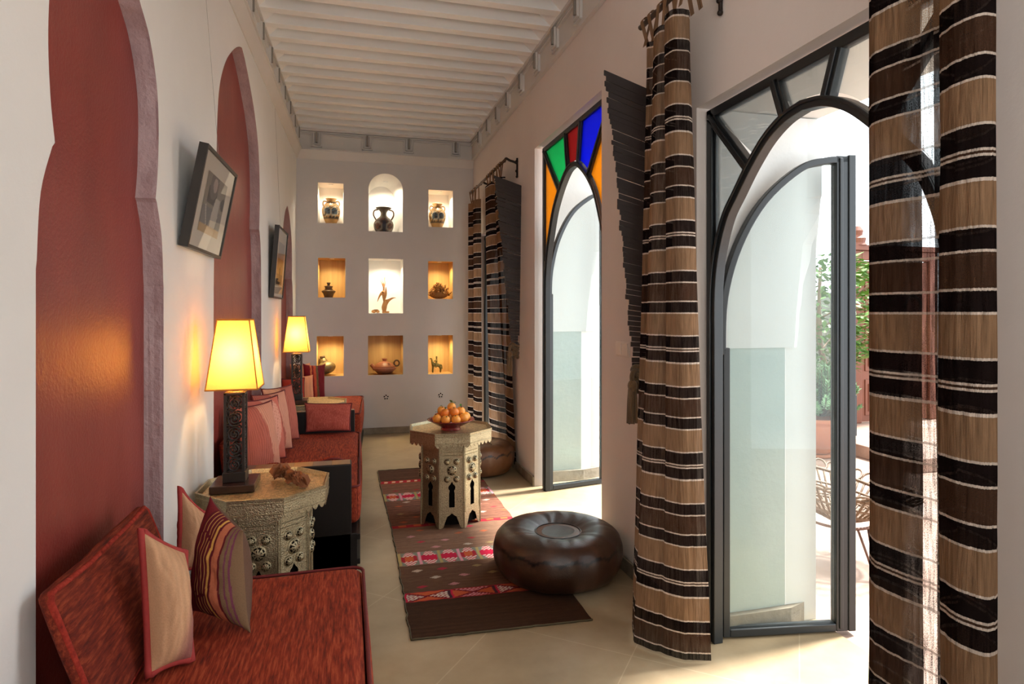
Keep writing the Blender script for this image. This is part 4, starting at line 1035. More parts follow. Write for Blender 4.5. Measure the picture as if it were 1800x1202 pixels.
# ================================================================ POUFS
def pouf(label, c, rad, hgt, leather, rot, sink=.026, tint=1.0):
    t = thing('leather_pouf', label, 'pouf', (c[0], c[1], 0), 'round leather poufs'); C = Vector(c)
    prof = [(0, .004), (.55, .003), (.80, .012), (.92, .045), (.985, .10), (1.0, .145), (.985, .185), (.94, .215), (.86, .238), (.74, .250), (.60, .252), (.46, .246), (.34, .236)]
    prof = [(r * rad, z * hgt / .252) for r, z in prof]; pts = smoothpts([(r, z, 0) for r, z in prof], 4)
    NS = 224
    def wob(a, z):
        k = 1 + .006 * math.cos(16 * (a + rot)) * (1 if .02 < z < hgt * .8 else .2) + .014 * noise.noise(Vector((math.cos(a) * 1.6, math.sin(a) * 1.6, z * 4)))
        return k
    b = B(); b.lathe([(max(p.x, 1e-5), p.y) for p in pts], (0, 0, 0), NS, wob=wob)
    sc = hgt / .252
    def colf(i, p):
        q = p - C; r = math.hypot(q.x, q.y) / rad; a = math.atan2(q.y, q.x) + rot; z = q.z / sc
        v = 1.0
        # stitched scallop line and vertical seams
        zl = .168 + .022 * abs(math.cos(8 * a)); 
        if r > .8 and abs(z - zl) < .006: v = .28
        if z < zl - .006 and abs(math.sin(8 * a)) < .055: v = .34
        if z > zl + .006 and r > .36 and abs(math.sin(8 * a)) < .045 / max(r, .3): v = .42
        if z > zl + .0066 and v == 1: v = 1.08 - .08 * abs(math.sin(8 * a))
        return [min(255, 235 * v * tint)] * 3
    for i in range(len(b.v)):
        p = b.v[i]; r = math.hypot(p.x, p.y) / rad; a = math.atan2(p.y, p.x)
        if p.z > hgt * .8 and r < .95: p.z += .0016 * math.cos(16 * a + 4 * noise.noise(Vector((a * 2, r * 3, 1)))) * (1 - abs(r - .6) / .4) - .012 * max(0, (.62 - r)) / .3
        b.v[i] = p + C
    body = obj('body', b, leather, t, True, colf=colf, weld=False)
    b = B(); zt = hgt * .236 / .252 - .014
    b.lathe([(rad * .355, zt - .006), (rad * .35, zt + .003), (rad * .32, zt + .004), (rad * .15, zt + .001), (0, zt)], (0, 0, 0), 40)
    for i in range(len(b.v)): b.v[i] += C
    def cf(i, p):
        q = p - C; r = math.hypot(q.x, q.y) / rad; return [255 if noise.noise(Vector((q.x * 60, q.y * 60, 0))) > -.1 else 180] * 3
    obj('centre_patch', b, 'leather_t' if leather == 'leather' else leather, t, True, colf=lambda i, p: [225 + 30 * (noise.noise((p - C) * 55) > 0)] * 3)
    b = B(); b.tube([C + Vector((rad * .352 * math.cos(a), rad * .352 * math.sin(a), zt + .004)) for a in [2 * math.pi * i / 40 for i in range(40)]], .0045, 6, closed=True)
    obj('piping', b, leather, t, True, colf=lambda i, p: (120, 120, 120))
    return t
pouf('large dark brown leather pouf on the corner of the kilim, beside the pier', (1.085, 3.115, .0075), .345, .252, 'leather', .1)
pouf('tan brown leather pouf half hidden by the fruit table, at the far doorway', (1.112, 5.30, .0075), .315, .262, 'leather_t', .3)

# ================================================================ KILIM
def rug():
    t = thing('kilim_rug', 'long brown and red flatwoven kilim with patterned bands under the fruit table', 'rug', (.68, 4.1, 0))
    x0, x1, y0, y1 = .26, 1.095, 2.645, 5.55
    DKB, MB, LB, RED, CRIM, ORG_, PNK, WHT, OLV, GRY = (52, 34, 25), (96, 68, 50), (124, 92, 72), (158, 40, 48), (184, 34, 62), (188, 88, 52), (206, 138, 148), (214, 200, 182), (160, 140, 88), (120, 118, 104)
    rr = random.Random(5); motifs = []
    for (ya, yb_, n) in ((3.10, 3.40, 12), (3.62, 4.02, 26), (4.10, 4.62, 14), (4.84, 5.05, 8)):
        rows = max(2, int((yb_ - ya) / .085))
        for r_ in range(rows):
            for k in range(5):
                if rr.random() < .82: motifs.append((x0 + .09 + k * .165 + (r_ % 2) * .08 + rr.uniform(-.02, .02), ya + .045 + r_ * (yb_ - ya) / rows, rr.choice([PNK, OLV, RED, WHT, ORG_, PNK, CRIM])))
    def patt(x, y):
        u = x - x0; yy = y - y0
        s = noise.noise(Vector((x * 3, y * 60, 0))) * .5 + noise.noise(Vector((x * 30, y * 120, 4))) * .35
        def stripebase(a, b_): k = min(1, max(0, .5 + s)); return [a[i] * (1 - k) + b_[i] * k for i in range(3)]
        def band(ya, yb_, kind):
            q = (y - ya) / (yb_ - ya)
            if kind == 'tri':           # cream and orange hourglass blocks with red outline
                if q < .07 or q > .93: return RED
                L = .235; k = int(u / L); f = (u / L) % 1
                if f < .05: return CRIM
                if f > .94: return (70, 40, 50)
                d = abs(f - .5) * 2 - abs(q - .5) * 2
                if abs(d) < .12: return (110, 26, 36)
                c = (WHT if k % 2 == 0 else ORG_) if d > 0 else (ORG_ if k % 2 == 0 else PNK)
                if (int(u / .011) + int(y / .0095)) % 2 == 0 and c in (WHT, PNK): return (150, 70, 70)
                return c
            if kind == 'dia':           # white stepped diamonds with crimson hearts, olive and pink bars
                L = .117; k = int(u / L); f = (u / L) % 1
                if f < .16: return OLV if k % 2 == 0 else PNK
                d = abs(f - .58) / .42; e = abs(q - .5) * 2
                if e < .38 - .0 and d < .98: return CRIM if (k % 3) else (ORG_ if d < .5 else RED)
                if d < 1.12 - e * .75 and e > .38: return WHT if (int(u / .0135) + int(y / .012)) % 2 == 0 else CRIM
                return GRY
            if kind == 'line': return RED if (int(u / .05) % 2 == 0 or q < .3) else ORG_
            if kind == 'sm': 
                f = (u / .06) % 1; return RED if f < .55 else (WHT if q > .3 and q < .7 else ORG_)
        for ya, yb_, kd in ((2.985, 3.085, 'tri'), (3.425, 3.605, 'dia'), (4.035, 4.08, 'line'), (4.635, 4.82, 'dia'), (5.11, 5.18, 'sm')):
            if ya <= y <= yb_: return band(ya, yb_, kd)
        if y < 2.985: base = stripebase(DKB, (74, 50, 34))
        elif y < 3.42: base = stripebase((84, 58, 44), (104, 76, 56))
        elif y < 4.04: base = stripebase((104, 76, 60), (134, 102, 80))
        elif y < 4.64: base = stripebase((88, 56, 44), (138, 94, 74))
        elif y < 5.12: base = stripebase((96, 64, 50), (140, 96, 74))
        else: base = stripebase((66, 44, 34), (98, 66, 50))
        for mx, my, c in motifs:
            ax = abs(x - mx) / .032; ay = abs(y - my) / .018
            if ax + ay < 1: return [base[i] * .35 + c[i] * .65 for i in range(3)]
        return base
    nu, nv = 150, 470; b = B()
    def P(u, v, z):
        y = y0 + (y1 - y0) * v; ed = .008 * noise.noise(Vector((v * 26, 3, 0))) + .006 * noise.noise(Vector((v * 70, 9, 0)))
        xl = x0 + .022 * math.sin(v * 5.0 + .3) * (v * 1.0) + ed + .012 * v; xr = x1 - .02 + .022 * v + .008 * noise.noise(Vector((v * 22, 30, 0)))
        ye = -.038 * (u) * (1 - v) + .012 * u * v + .006 * noise.noise(Vector((u * 20, v * 2, 5)))
        return (xl + (xr - xl) * u, y + ye, z + .0012 * noise.noise(Vector((u * 9, v * 24, 8))))
    b.grid(lambda u, v: P(u, v, .0055), nu, nv); n1 = len(b.v)
    ring = [P(i / 40, 0, .0005) for i in range(40)] + [P(1, i / 80, .0005) for i in range(80)] + [P(1 - i / 40, 1, .0005) for i in range(40)] + [P(0, 1 - i / 80, .0005) for i in range(80)]
    ring2 = [(p[0], p[1], .0055) for p in ring]
    m = len(ring); b.add(ring + ring2, [(i, (i + 1) % m, m + (i + 1) % m, m + i) for i in range(m)])
    obj('weave', b, 'rug', t, True, colf=lambda i, p: patt(x0 + (x1 - x0) * ((i % (nu + 1)) / nu), y0 + (y1 - y0) * ((i // (nu + 1)) / nv)) if i < n1 else DKB)
    b = B()
    for v0 in (0, 1): b.tube([P(i / 60, v0, .006) for i in range(61)], .0042, 6)
    for u0 in (0,): b.tube([P(u0, i / 160, .005) for i in range(161)], .0035, 6)
    obj('bound_edge', b, 'stem', t, True)
rug()

# ================================================================ BOWL OF ORANGES
t = thing('fruit_bowl', 'oxblood red footed bowl full of oranges on the octagonal brass table', 'bowl', (.665, 4.085, .614)); b = B()
BC = Vector((.665, 4.085, .6195))
b.lathe([(.0, .002), (.066, .0), (.068, .006), (.060, .018), (.075, .026), (.115, .046), (.146, .064), (.157, .068), (.158, .071), (.150, .070), (.112, .052), (.07, .033), (0, .028)], BC, 48); obj('body', b, 'bowl', t, True)
def orange(label, c, r, m, leafy, seed):
    C = BC + Vector(c); t = thing('orange', label, 'orange', C, 'oranges in the red bowl'); rr = random.Random(seed)
    b = B(); b.ball((0, 0, 0), r, 20, 14, sc=(1, 1, .95)); mt = Euler((rr.uniform(-.6, .6), rr.uniform(-.6, .6), rr.uniform(0, 6))).to_matrix().to_4x4(); b.xf(Matrix.Translation(C) @ mt)
    fr = obj('fruit', b, m, t, True)
    b = B(); b.lathe([(.005, r * .93), (.006, r * .955), (.0028, r * .97), (.0024, r * 1.08), (0, r * 1.085)], n=8); b.xf(Matrix.Translation(C) @ mt); obj('stem', b, 'stem', t, True)
    for k in range(leafy):
        b = B(); L = rr.uniform(.030, .042); az = rr.uniform(-2.4, -.6) if k == 0 else rr.uniform(0, 6.28); wd = L * .26
        up = Vector((0, 0, r * .98)); d = Vector((math.cos(az), math.sin(az), rr.uniform(.3, 1.0))).normalized(); sd = d.cross(Vector((0, 0, 1))).normalized(); nn = sd.cross(d)
        rows = []
        for i in range(7):
            q = i / 6; w = wd * math.sin(math.pi * min(1, q * .96 + .04)) ** .8; mid = up + d * L * q - nn * .010 * q * q
            rows += [mid - sd * w + nn * .003, mid, mid + sd * w + nn * .003]
        b.add([C + p for p in rows], [(3 * i + j, 3 * i + j + 1, 3 * i + j + 4, 3 * i + j + 3) for i in range(6) for j in range(2)]); obj('leaf', b, 'leaf', t, True)
    return t
OR = [((-.094, -.012, .081), .0315, 'orange', 0, 'orange at the left end of the bowl, lowest row'),
      ((-.044, -.066, .078), .0315, 'orange', 0, 'front orange in the bowl, second from the left in the lowest row'),
      ((.022, -.074, .078), .0320, 'orange', 0, 'front orange in the bowl, in the middle of the lowest row'),
      ((.080, -.040, .082), .0340, 'orange', 0, 'large pale orange at the front right of the bowl'),
      ((.106, .026, .083), .0320, 'orange', 0, 'orange at the right end of the bowl, partly behind the pale one'),
      ((-.078, .052, .082), .030, 'orange2', 1, 'leafy orange at the back left of the bowl'),
      ((.042, .088, .083), .030, 'orange', 0, 'orange at the back of the bowl, hardly showing'),
      ((-.014, .068, .080), .030, 'orange', 0, 'orange at the back of the bowl beneath the top one'),
      ((-.038, -.006, .114), .0315, 'orange2', 1, 'deep orange fruit with a leaf on the second layer, left of the middle'),
      ((.020, -.020, .121), .0320, 'orange2', 0, 'deep orange fruit at the centre of the second layer'),
      ((.070, .018, .120), .0320, 'orange', 2, 'leafy orange on the second layer at the right'),
      ((-.056, .044, .127), .0285, 'orange', 1, 'leafy orange on the second layer at the far left'),
      ((.012, .046, .147), .0300, 'orange', 2, 'topmost orange with bright green leaves crowning the pile')]
for i, (c, r, m, lf, lab) in enumerate(OR): orange(lab, (c[0], c[1], c[2] - .003), r, m, lf, i + 3)

# ================================================================ DESERT ROSES
def desert_rose(label, c, s, seed):
    t = thing('desert_rose', label, 'ornament', c, 'desert rose crystals on the table'); rr = random.Random(seed); b = B(); C = Vector(c)
    for k in range(17):
        rad = s * rr.uniform(.55, .95); th = rad * .08; n = 6
        prof = [(1e-5, -th * .4), (rad * .7, -th * .5), (rad, 0), (rad * .7, th * .5), (1e-5, th * .4)]
        d = B(); d.lathe(prof, n=n, wob=lambda a, z: 1 + .1 * math.sin(3 * a + k)); 
        d.xf(Matrix.Translation(C + Vector((rr.uniform(-.45, .45) * s, rr.uniform(-.35, .35) * s, s * .62 + rr.uniform(-.12, .25) * s))) @ Euler((rr.uniform(0, 3.1), rr.uniform(0, 3.1), rr.uniform(0, 6.2))).to_matrix().to_4x4())
        o = len(b.v); b.v += d.v; b.f += [tuple(o + i for i in f) for f in d.f]; b.m += d.m
    mz = min(p.z for p in b.v)
    for i in range(len(b.v)): b.v[i].z += C.z - mz
    obj('crystal_blades', b, 'drose', t)
desert_rose('desert rose crystal cluster at the back of the octagonal table, left of the other', (-.310, 3.085, .613), .040, 2)
desert_rose('desert rose crystal cluster nearest the table edge', (-.210, 2.93, .613), .037, 6)
desert_rose('desert rose crystal between the other two, a little higher', (-.245, 3.02, .613), .036, 11)

# ================================================================ NICHE LIGHTS AND CURIOS
W_ = {'tl': 3.2, 'tc': 4.2, 'tr': 3.2, 'ml': 2.4, 'mc': 3.8, 'mr': 2.8, 'bl': 3.0, 'bc': 1.1, 'br': 2.6}
NW = .75
nm = {'tl': 'upper left niche above the handled vase', 'tc': 'arched niche above the dark jug', 'tr': 'upper right niche above the handled vase', 'ml': 'wood lined niche above the lidded pot', 'mc': 'tall white niche above the carved bird', 'mr': 'wood lined niche above the pale root carving', 'bl': 'wood lined niche above the round gourds', 'bc': 'wood lined niche above the lidded clay pot', 'br': 'wood lined niche above the bronze horseman'}
for k, (x0, z0, x1, z1) in NI.items():
    x = (x0 + x1) / 2; y = YB + .085; zt = z1 - (.075 if k == 'tc' else 0) - .001
    t = thing('recessed_spotlight', 'small lit spotlight in the ceiling of the ' + nm[k], 'spotlight', (x, y, zt), 'niche spotlights'); b = B()
    b.lathe([(.018, -.003), (.026, -.004), (.027, 0.0), (.018, 0.0)], (x, y, zt), 20); obj('rim', b, 'ceil', t, True)
    b = B(); b.lathe([(.0179, -.002), (0, -.0021)], (x, y, zt), 20); obj('lens', b, 'spotlens', t, True)
    l = bpy.data.lights.new('niche_lamp', 'SPOT'); l.energy = W_[k] * NW * 6; l.color = (1, .80, .42) if k[0] != 't' and k != 'mc' else (1, .84, .62); l.spot_size = R(150); l.spot_blend = .8; l.shadow_soft_size = .02
    lo = bpy.data.objects.new('niche_lamp', l); COL.objects.link(lo); lo.location = (x, y, zt - .012)
YN = YB + .125
for k_ in NI: NI[k_] = (NI[k_][0], NI[k_][1] + .002, *NI[k_][2:])
def vase(label, x, z, s, flip):
    t = thing('handled_vase', label, 'vase', (x, YN, z), 'painted vases in the top niches')
    prof = [(0, .002), (.056, .0), (.062, .012), (.078, .05), (.096, .10), (.104, .15), (.100, .19), (.082, .225), (.060, .25), (.052, .27), (.052, .285), (.062, .297), (.064, .303), (.054, .304), (.044, .285)]
    pr = [(p.x * s, p.y * s) for p in smoothpts([(a, b_, 0) for a, b_ in prof], 3)]
    b = B(); b.lathe([(max(r, 1e-5), q) for r, q in pr], (x, YN, z), 44)
    def cf(i, p):
        q = (p.z - z) / s; a = math.atan2(p.y - YN, p.x - x); a0 = a + math.pi / 2
        OC, BL_, DK, LT = (196, 152, 92), (74, 100, 118), (58, 48, 40), (206, 196, 168)
        if q < .065 or q > .262: return OC
        if .065 <= q < .078 or .250 < q: return DK
        if .20 < q < .25: return DK if (int(a * 9) + int(q * 90)) % 2 else OC
        best = 9
        for cx in (-.42, .42):
            dd = math.hypot((a0 - cx) * .10, (q - .142)); best = min(best, abs(dd - .046)); 
            if dd < .04: return BL_ if noise.noise(Vector((a * 12, q * 90, cx * 5 + flip))) > -.05 else DK
        if best < .0045: return LT
        return OC if noise.noise(Vector((a * 9, q * 80, 3 + flip))) > -.02 or abs(a0) > 1.2 else DK
    obj('body', b, 'pottery', t, True, colf=cf)
    for sx in (-1, 1):
        b = B(); b.tube(smoothpts([(x + sx * .050 * s, YN, z + .268 * s), (x + sx * .082 * s, YN, z + .272 * s), (x + sx * .094 * s, YN, z + .245 * s), (x + sx * .086 * s, YN, z + .212 * s)], 6), .0075 * s, 8); obj('handle', b, 'pottery', t, True, colf=lambda i, p: (150, 112, 70))
vase('two handled painted vase in the upper left niche with twin round medallions', -.190, NI['tl'][1], .98, 0)
vase('two handled painted vase in the upper right niche beside the curtain', 1.040, NI['tr'][1], .97, 4)
# jug in the arched niche
x, z = .405, NI['tc'][1]; t = thing('dark_jug', 'dark painted jug with flared neck and tall handles in the arched niche', 'jug', (x, YN, z))
prof = [(0, .002), (.078, 0), (.090, .01), (.110, .05), (.116, .09), (.106, .125), (.080, .158), (.048, .185), (.034, .21), (.036, .24), (.058, .268), (.088, .285), (.090, .293), (.080, .291), (.03, .25)]
b = B(); b.lathe([(max(p.x, 1e-5), p.y) for p in smoothpts([(a, q, 0) for a, q in prof], 3)], (x, YN, z), 48)
def jc(i, p):
    q = p.z - z; a = math.atan2(p.y - YN, p.x - x) + math.pi / 2
    if q > .165: return (92, 80, 66) if q < .285 else (44, 38, 34)
    d = min(math.hypot((a - .75) * .095, q - .065), math.hypot((a + .75) * .095, q - .065))
    if .040 < d < .058: return (122, 116, 104)
    if d <= .04: return (54, 40, 34) if noise.noise(Vector((a * 9, q * 70, 1))) > 0 else (110, 62, 48)
    if abs(a) < .22 and q < .13: return (40, 44, 58)
    return (64, 46, 38) if noise.noise(Vector((a * 7, q * 50, 2))) > -.1 else (104, 58, 46)
obj('body', b, 'pottery', t, True, colf=jc)
for sx in (-1, 1):
    b = B(); b.tube(smoothpts([(x + sx * .060, YN, z + .272), (x + sx * .108, YN, z + .255), (x + sx * .116, YN, z + .205), (x + sx * .088, YN, z + .150)], 6), .008, 8); obj('handle', b, 'darkpot', t, True)
# lidded pot
x, z = -.218, NI['ml'][1]; t = thing('lidded_pot', 'small dark clay pot with stepped lid in the wood lined niche under the left vase', 'pot', (x, YN, z)); b = B()
b.lathe([(0, .001), (.044, 0), (.048, .01), (.060, .045), (.078, .066), (.079, .072), (.066, .082), (.052, .086)], (x, YN, z), 36); obj('body', b, 'darkpot', t, True)
b = B(); b.lathe([(.050, .088), (.042, .098), (.040, .112), (.047, .126), (.047, .132), (.018, .136)], (x, YN, z), 32); b.lathe([(.017, .137), (.015, .152), (.023, .166), (.020, .174), (0, .176)], (x, YN, z), 20); obj('lid', b, 'darkpot', t, True)
# carved bird
x, z = .405, NI['mc'][1]; t = thing('carved_bird', 'pale wooden bird carving with long beak and horned crest in the tall white niche', 'carving', (x, YN, z))
S_ = 1.0
def flat(b, pts, y0, y1): b.prism(pts, lambda p, q, d: (x + p, YN + d, z + q), y0, y1)
b = B(); b.box((x - .015, YN - .05, z), (x + .062, YN + .05, z + .022)); obj('foot_block', b, 'carvewood', t, bevel=.003)
b = B(); b.tube(smoothpts([(x + .008, YN, z + .02), (x + .006, YN, z + .06), (x + .012, YN, z + .10), (x + .012, YN, z + .135), (x + .004, YN, z + .17), (x + .002, YN, z + .22)], 5), [.02, .022, .024, .027, .028, .03, .031, .03, .03, .028, .027, .026, .024, .022, .02, .018, .016, .0155, .015, .015, .015, .016, .018, .02, .021, .022][:26], 10); obj('body', b, 'carvewood', t, True)
b = B(); flat(b, curve2([(.0, .155), (.05, .165), (.10, .185), (.145, .182), (.11, .17), (.07, .14), (.045, .10), (.03, .05), (.0, .03)], 4), -.012, .012); obj('tail_wing', b, 'carvewood', t, bevel=.003)
b = B(); flat(b, curve2([(.014, .255), (-.012, .262), (-.040, .235), (-.062, .185), (-.072, .132), (-.050, .175), (-.025, .21), (.0, .218), (.015, .235)], 4), -.013, .013); b.ball((x - .004, YN, z + .24), .026, 12, 8, sc=(1, .8, 1)); obj('beaked_head', b, 'carvewood', t, True)
b = B(); b.ball((x - .010, YN - .020, z + .243), .006, 8, 6); obj('eye', b, 'darkhole', t, True)
b = B(); flat(b, curve2([(.020, .16), (.034, .20), (.038, .25), (.026, .315), (.016, .26), (.014, .2)], 4), -.006, .006); obj('ear', b, 'carvewood', t)
for hp in ([(-.002, .255), (-.002, .31), (-.012, .37), (-.028, .415)], [(.004, .255), (.008, .31), (.018, .36), (.016, .42)], [(.0, .30), (-.018, .345), (-.042, .395)], [(.004, .30), (.004, .36), (.012, .44)]):
    b = B(); q = smoothpts([(x + a, YN + .004, z + c) for a, c in hp], 5); b.tube(q, [.009 * (1 - .8 * i / (len(q) - 1)) for i in range(len(q))], 7); obj('horn', b, 'carvewood', t, True)
t = thing('wooden_trinket', 'small rounded wooden carving lying at the foot of the bird carving', 'carving', (.305, YN, NI['mc'][1])); b = B()
b.ball((.292, YN, NI['mc'][1] + .019), .019, 14, 10, sc=(1.5, 1.2, 1)); b.ball((.338, YN, NI['mc'][1] + .0175), .0175, 12, 8, sc=(1.2, 1.1, 1)); b.tube([(.285, YN, NI['mc'][1] + .03), (.345, YN, NI['mc'][1] + .03)], .010, 8); obj('body', b, 'carvewood', t, True)
b = B(); b.box((.296, YN - .018, NI['mc'][1] + .038), (.335, YN + .012, NI['mc'][1] + .0425)); obj('slot', b, 'darkhole', t)
# root carving
x0, z0 = .93, NI['mr'][1]; t = thing('root_carving', 'pale tangled root carving filling the wood lined niche under the right vase', 'carving', (1.06, YN, z0)); rr = random.Random(8); b = B()
b.ball((1.058, YN, z0 + .061), .06, 16, 10, sc=(1.95, 1.1, 1.0)); obj('base', b, 'coralrock', t, True)
b = B()
for k in range(150):
    a = rr.uniform(0, math.pi); ph = rr.uniform(-1.3, 1.3); c = Vector((1.055 + math.cos(a) * .112 * rr.uniform(.3, 1.05), YN - .03 + .05 * math.sin(ph), z0 + .045 + math.sin(a) * .135 * rr.uniform(.4, 1)))
    d = Vector((rr.uniform(-1, 1), rr.uniform(-1, .2), rr.uniform(-.4, 1))).normalized() * rr.uniform(.018, .035); e = c + d; f = e + Vector((rr.uniform(-1, 1), rr.uniform(-.6, .3), rr.uniform(-.5, .8))) * .018
    for v in (e, f): v.z = max(z0 + .008, v.z); v.x = min(1.20, max(.925, v.x))
    b.tube([c, e, f], [.009, .007, .003], 6)
obj('twisted_roots', b, 'coralrock', t, True)
# gourds
z = NI['bl'][1]
t = thing('bronze_gourd', 'large tilted round gourd in the lower left wood lined niche', 'gourd', (-.235, YN, z)); b = B(); b.ball((0, 0, 0), .098, 28, 18, sc=(1.12, 1, .74)); b.xf(Matrix.Translation((-.248, YN - .01, z + .084)) @ Matrix.Rotation(R(-14), 4, 'Y')); 
obj('body', b, 'gourd', t, True); b = B(); b.lathe([(.022, 0), (.020, .012), (.014, .012)], n=16); b.xf(Matrix.Translation((-.248, YN - .01, z + .084)) @ Matrix.Rotation(R(-14), 4, 'Y') @ Matrix.Translation((0, 0, .068))); obj('mouth', b, 'darkpot', t, True)
t = thing('bronze_gourd', 'smaller mottled gourd leaning behind the large tilted one', 'gourd', (-.285, YN + .10, z)); b = B(); b.ball((0, 0, 0), .055, 24, 16, sc=(.95, .75, 1.75)); b.xf(Matrix.Translation((-.270, YN + .130, z + .103)) @ Matrix.Rotation(R(-12), 4, 'Y')); obj('body', b, 'gourd', t, True)
b = B(); b.lathe([(.026, .086), (.03, .098), (.030, .112), (.02, .112)], n=16); b.xf(Matrix.Translation((-.270, YN + .130, z + .103)) @ Matrix.Rotation(R(-12), 4, 'Y')); obj('neck', b, 'darkpot', t, True)
# clay pot with spout
x, z = .415, NI['bc'][1]; t = thing('clay_pot', 'wide lidded clay pot with spout and ring handle in the lower middle niche', 'pot', (x, YN, z)); b = B()
b.lathe([(0, .001), (.075, 0), (.085, .008), (.138, .066), (.140, .073), (.125, .076)], (x, YN, z), 44); obj('body', b, 'clay', t, True, colf=lambda i, p: (96, 56, 44) if p.z - z < .066 else (176, 120, 100))
b = B(); b.lathe([(.128, .077), (.120, .092), (.090, .122), (.055, .139), (.030, .145), (.024, .150), (.022, .166), (.030, .172), (.030, .180), (0, .182)], (x, YN, z), 40)
obj('lid', b, 'clay', t, True, colf=lambda i, p: (86, 40, 30) if (abs((p.x - x) - .045) / .022 + abs(p.z - z - .118) / .016 < 1 and p.y < YN) else (176, 112, 82))
b = B(); b.tube(smoothpts([(x - .105, YN, z + .060), (x - .130, YN, z + .085), (x - .155, YN, z + .112)], 4), [.030, .028, .026, .024, .022, .021, .020, .022, .024], 12); obj('spout', b, 'clay', t, True, colf=lambda i, p: (150, 92, 66))
b = B(); b.tube([(x + .142 + .030 * math.cos(a), YN, z + .122 + .034 * math.sin(a)) for a in [2 * math.pi * i / 18 for i in range(18)]], .0095, 8, closed=True); obj('ring_handle', b, 'darkpot', t, True)
# bronze horseman
x, z = 1.035, NI['br'][1]; t = thing('bronze_horseman', 'small aged bronze figurine of a rider on a standing animal in the lower right niche', 'figurine', (x, YN, z))
def skin(name, pts, edges, par, mat):
    me = bpy.data.meshes.new(name); me.from_pydata([tuple(Vector(p[:3]) - ORG[par.name]) for p in pts], edges, []); me.materials.append(M[mat])
    o = bpy.data.objects.new(name, me); COL.objects.link(o); o.parent = par
    md = o.modifiers.new('skin', 'SKIN'); md.use_smooth_shade = True
    for i, p in enumerate(pts): me.skin_vertices[0].data[i].radius = (p[3], p[3])
    me.skin_vertices[0].data[0].use_root = True
    s = o.modifiers.new('sub', 'SUBSURF'); s.levels = 1; s.render_levels = 1; return o
P_ = lambda a, d, c, r_: (x + a, YN + d, z + c, r_)
hp = [P_(.0, 0, .098, .020), P_(-.035, 0, .103, .021), P_(.035, 0, .100, .020), P_(-.056, 0, .130, .014), P_(-.062, 0, .165, .011), P_(-.066, 0, .182, .012), P_(-.088, 0, .168, .006),
      P_(-.048, -.014, .06, .010), P_(-.050, -.014, .004, .009), P_(-.048, .014, .06, .010), P_(-.050, .014, .004, .009), P_(.046, -.014, .055, .011), P_(.042, -.014, .004, .009), P_(.046, .014, .055, .011), P_(.042, .014, .004, .009), P_(.060, 0, .092, .006), P_(.066, 0, .045, .005)]
skin('animal_body', hp, [(0, 1), (0, 2), (1, 3), (3, 4), (4, 5), (5, 6), (1, 7), (7, 8), (1, 9), (9, 10), (2, 11), (11, 12), (2, 13), (13, 14), (2, 15), (15, 16)], t, 'bronze')
rp = [P_(-.004, 0, .122, .014), P_(-.004, 0, .150, .014), P_(-.002, 0, .172, .008), P_(-.002, 0, .192, .014), P_(-.006, 0, .205, .011), P_(-.016, -.018, .152, .006), P_(-.036, -.014, .138, .005), P_(-.016, .018, .152, .006), P_(-.036, .014, .138, .005), P_(-.010, -.024, .098, .007), P_(-.012, -.026, .062, .006), P_(-.010, .024, .098, .007), P_(-.012, .026, .062, .006)]
skin('rider', rp, [(0, 1), (1, 2), (2, 3), (3, 4), (1, 5), (5, 6), (1, 7), (7, 8), (0, 9), (9, 10), (0, 11), (11, 12)], t, 'bronze')

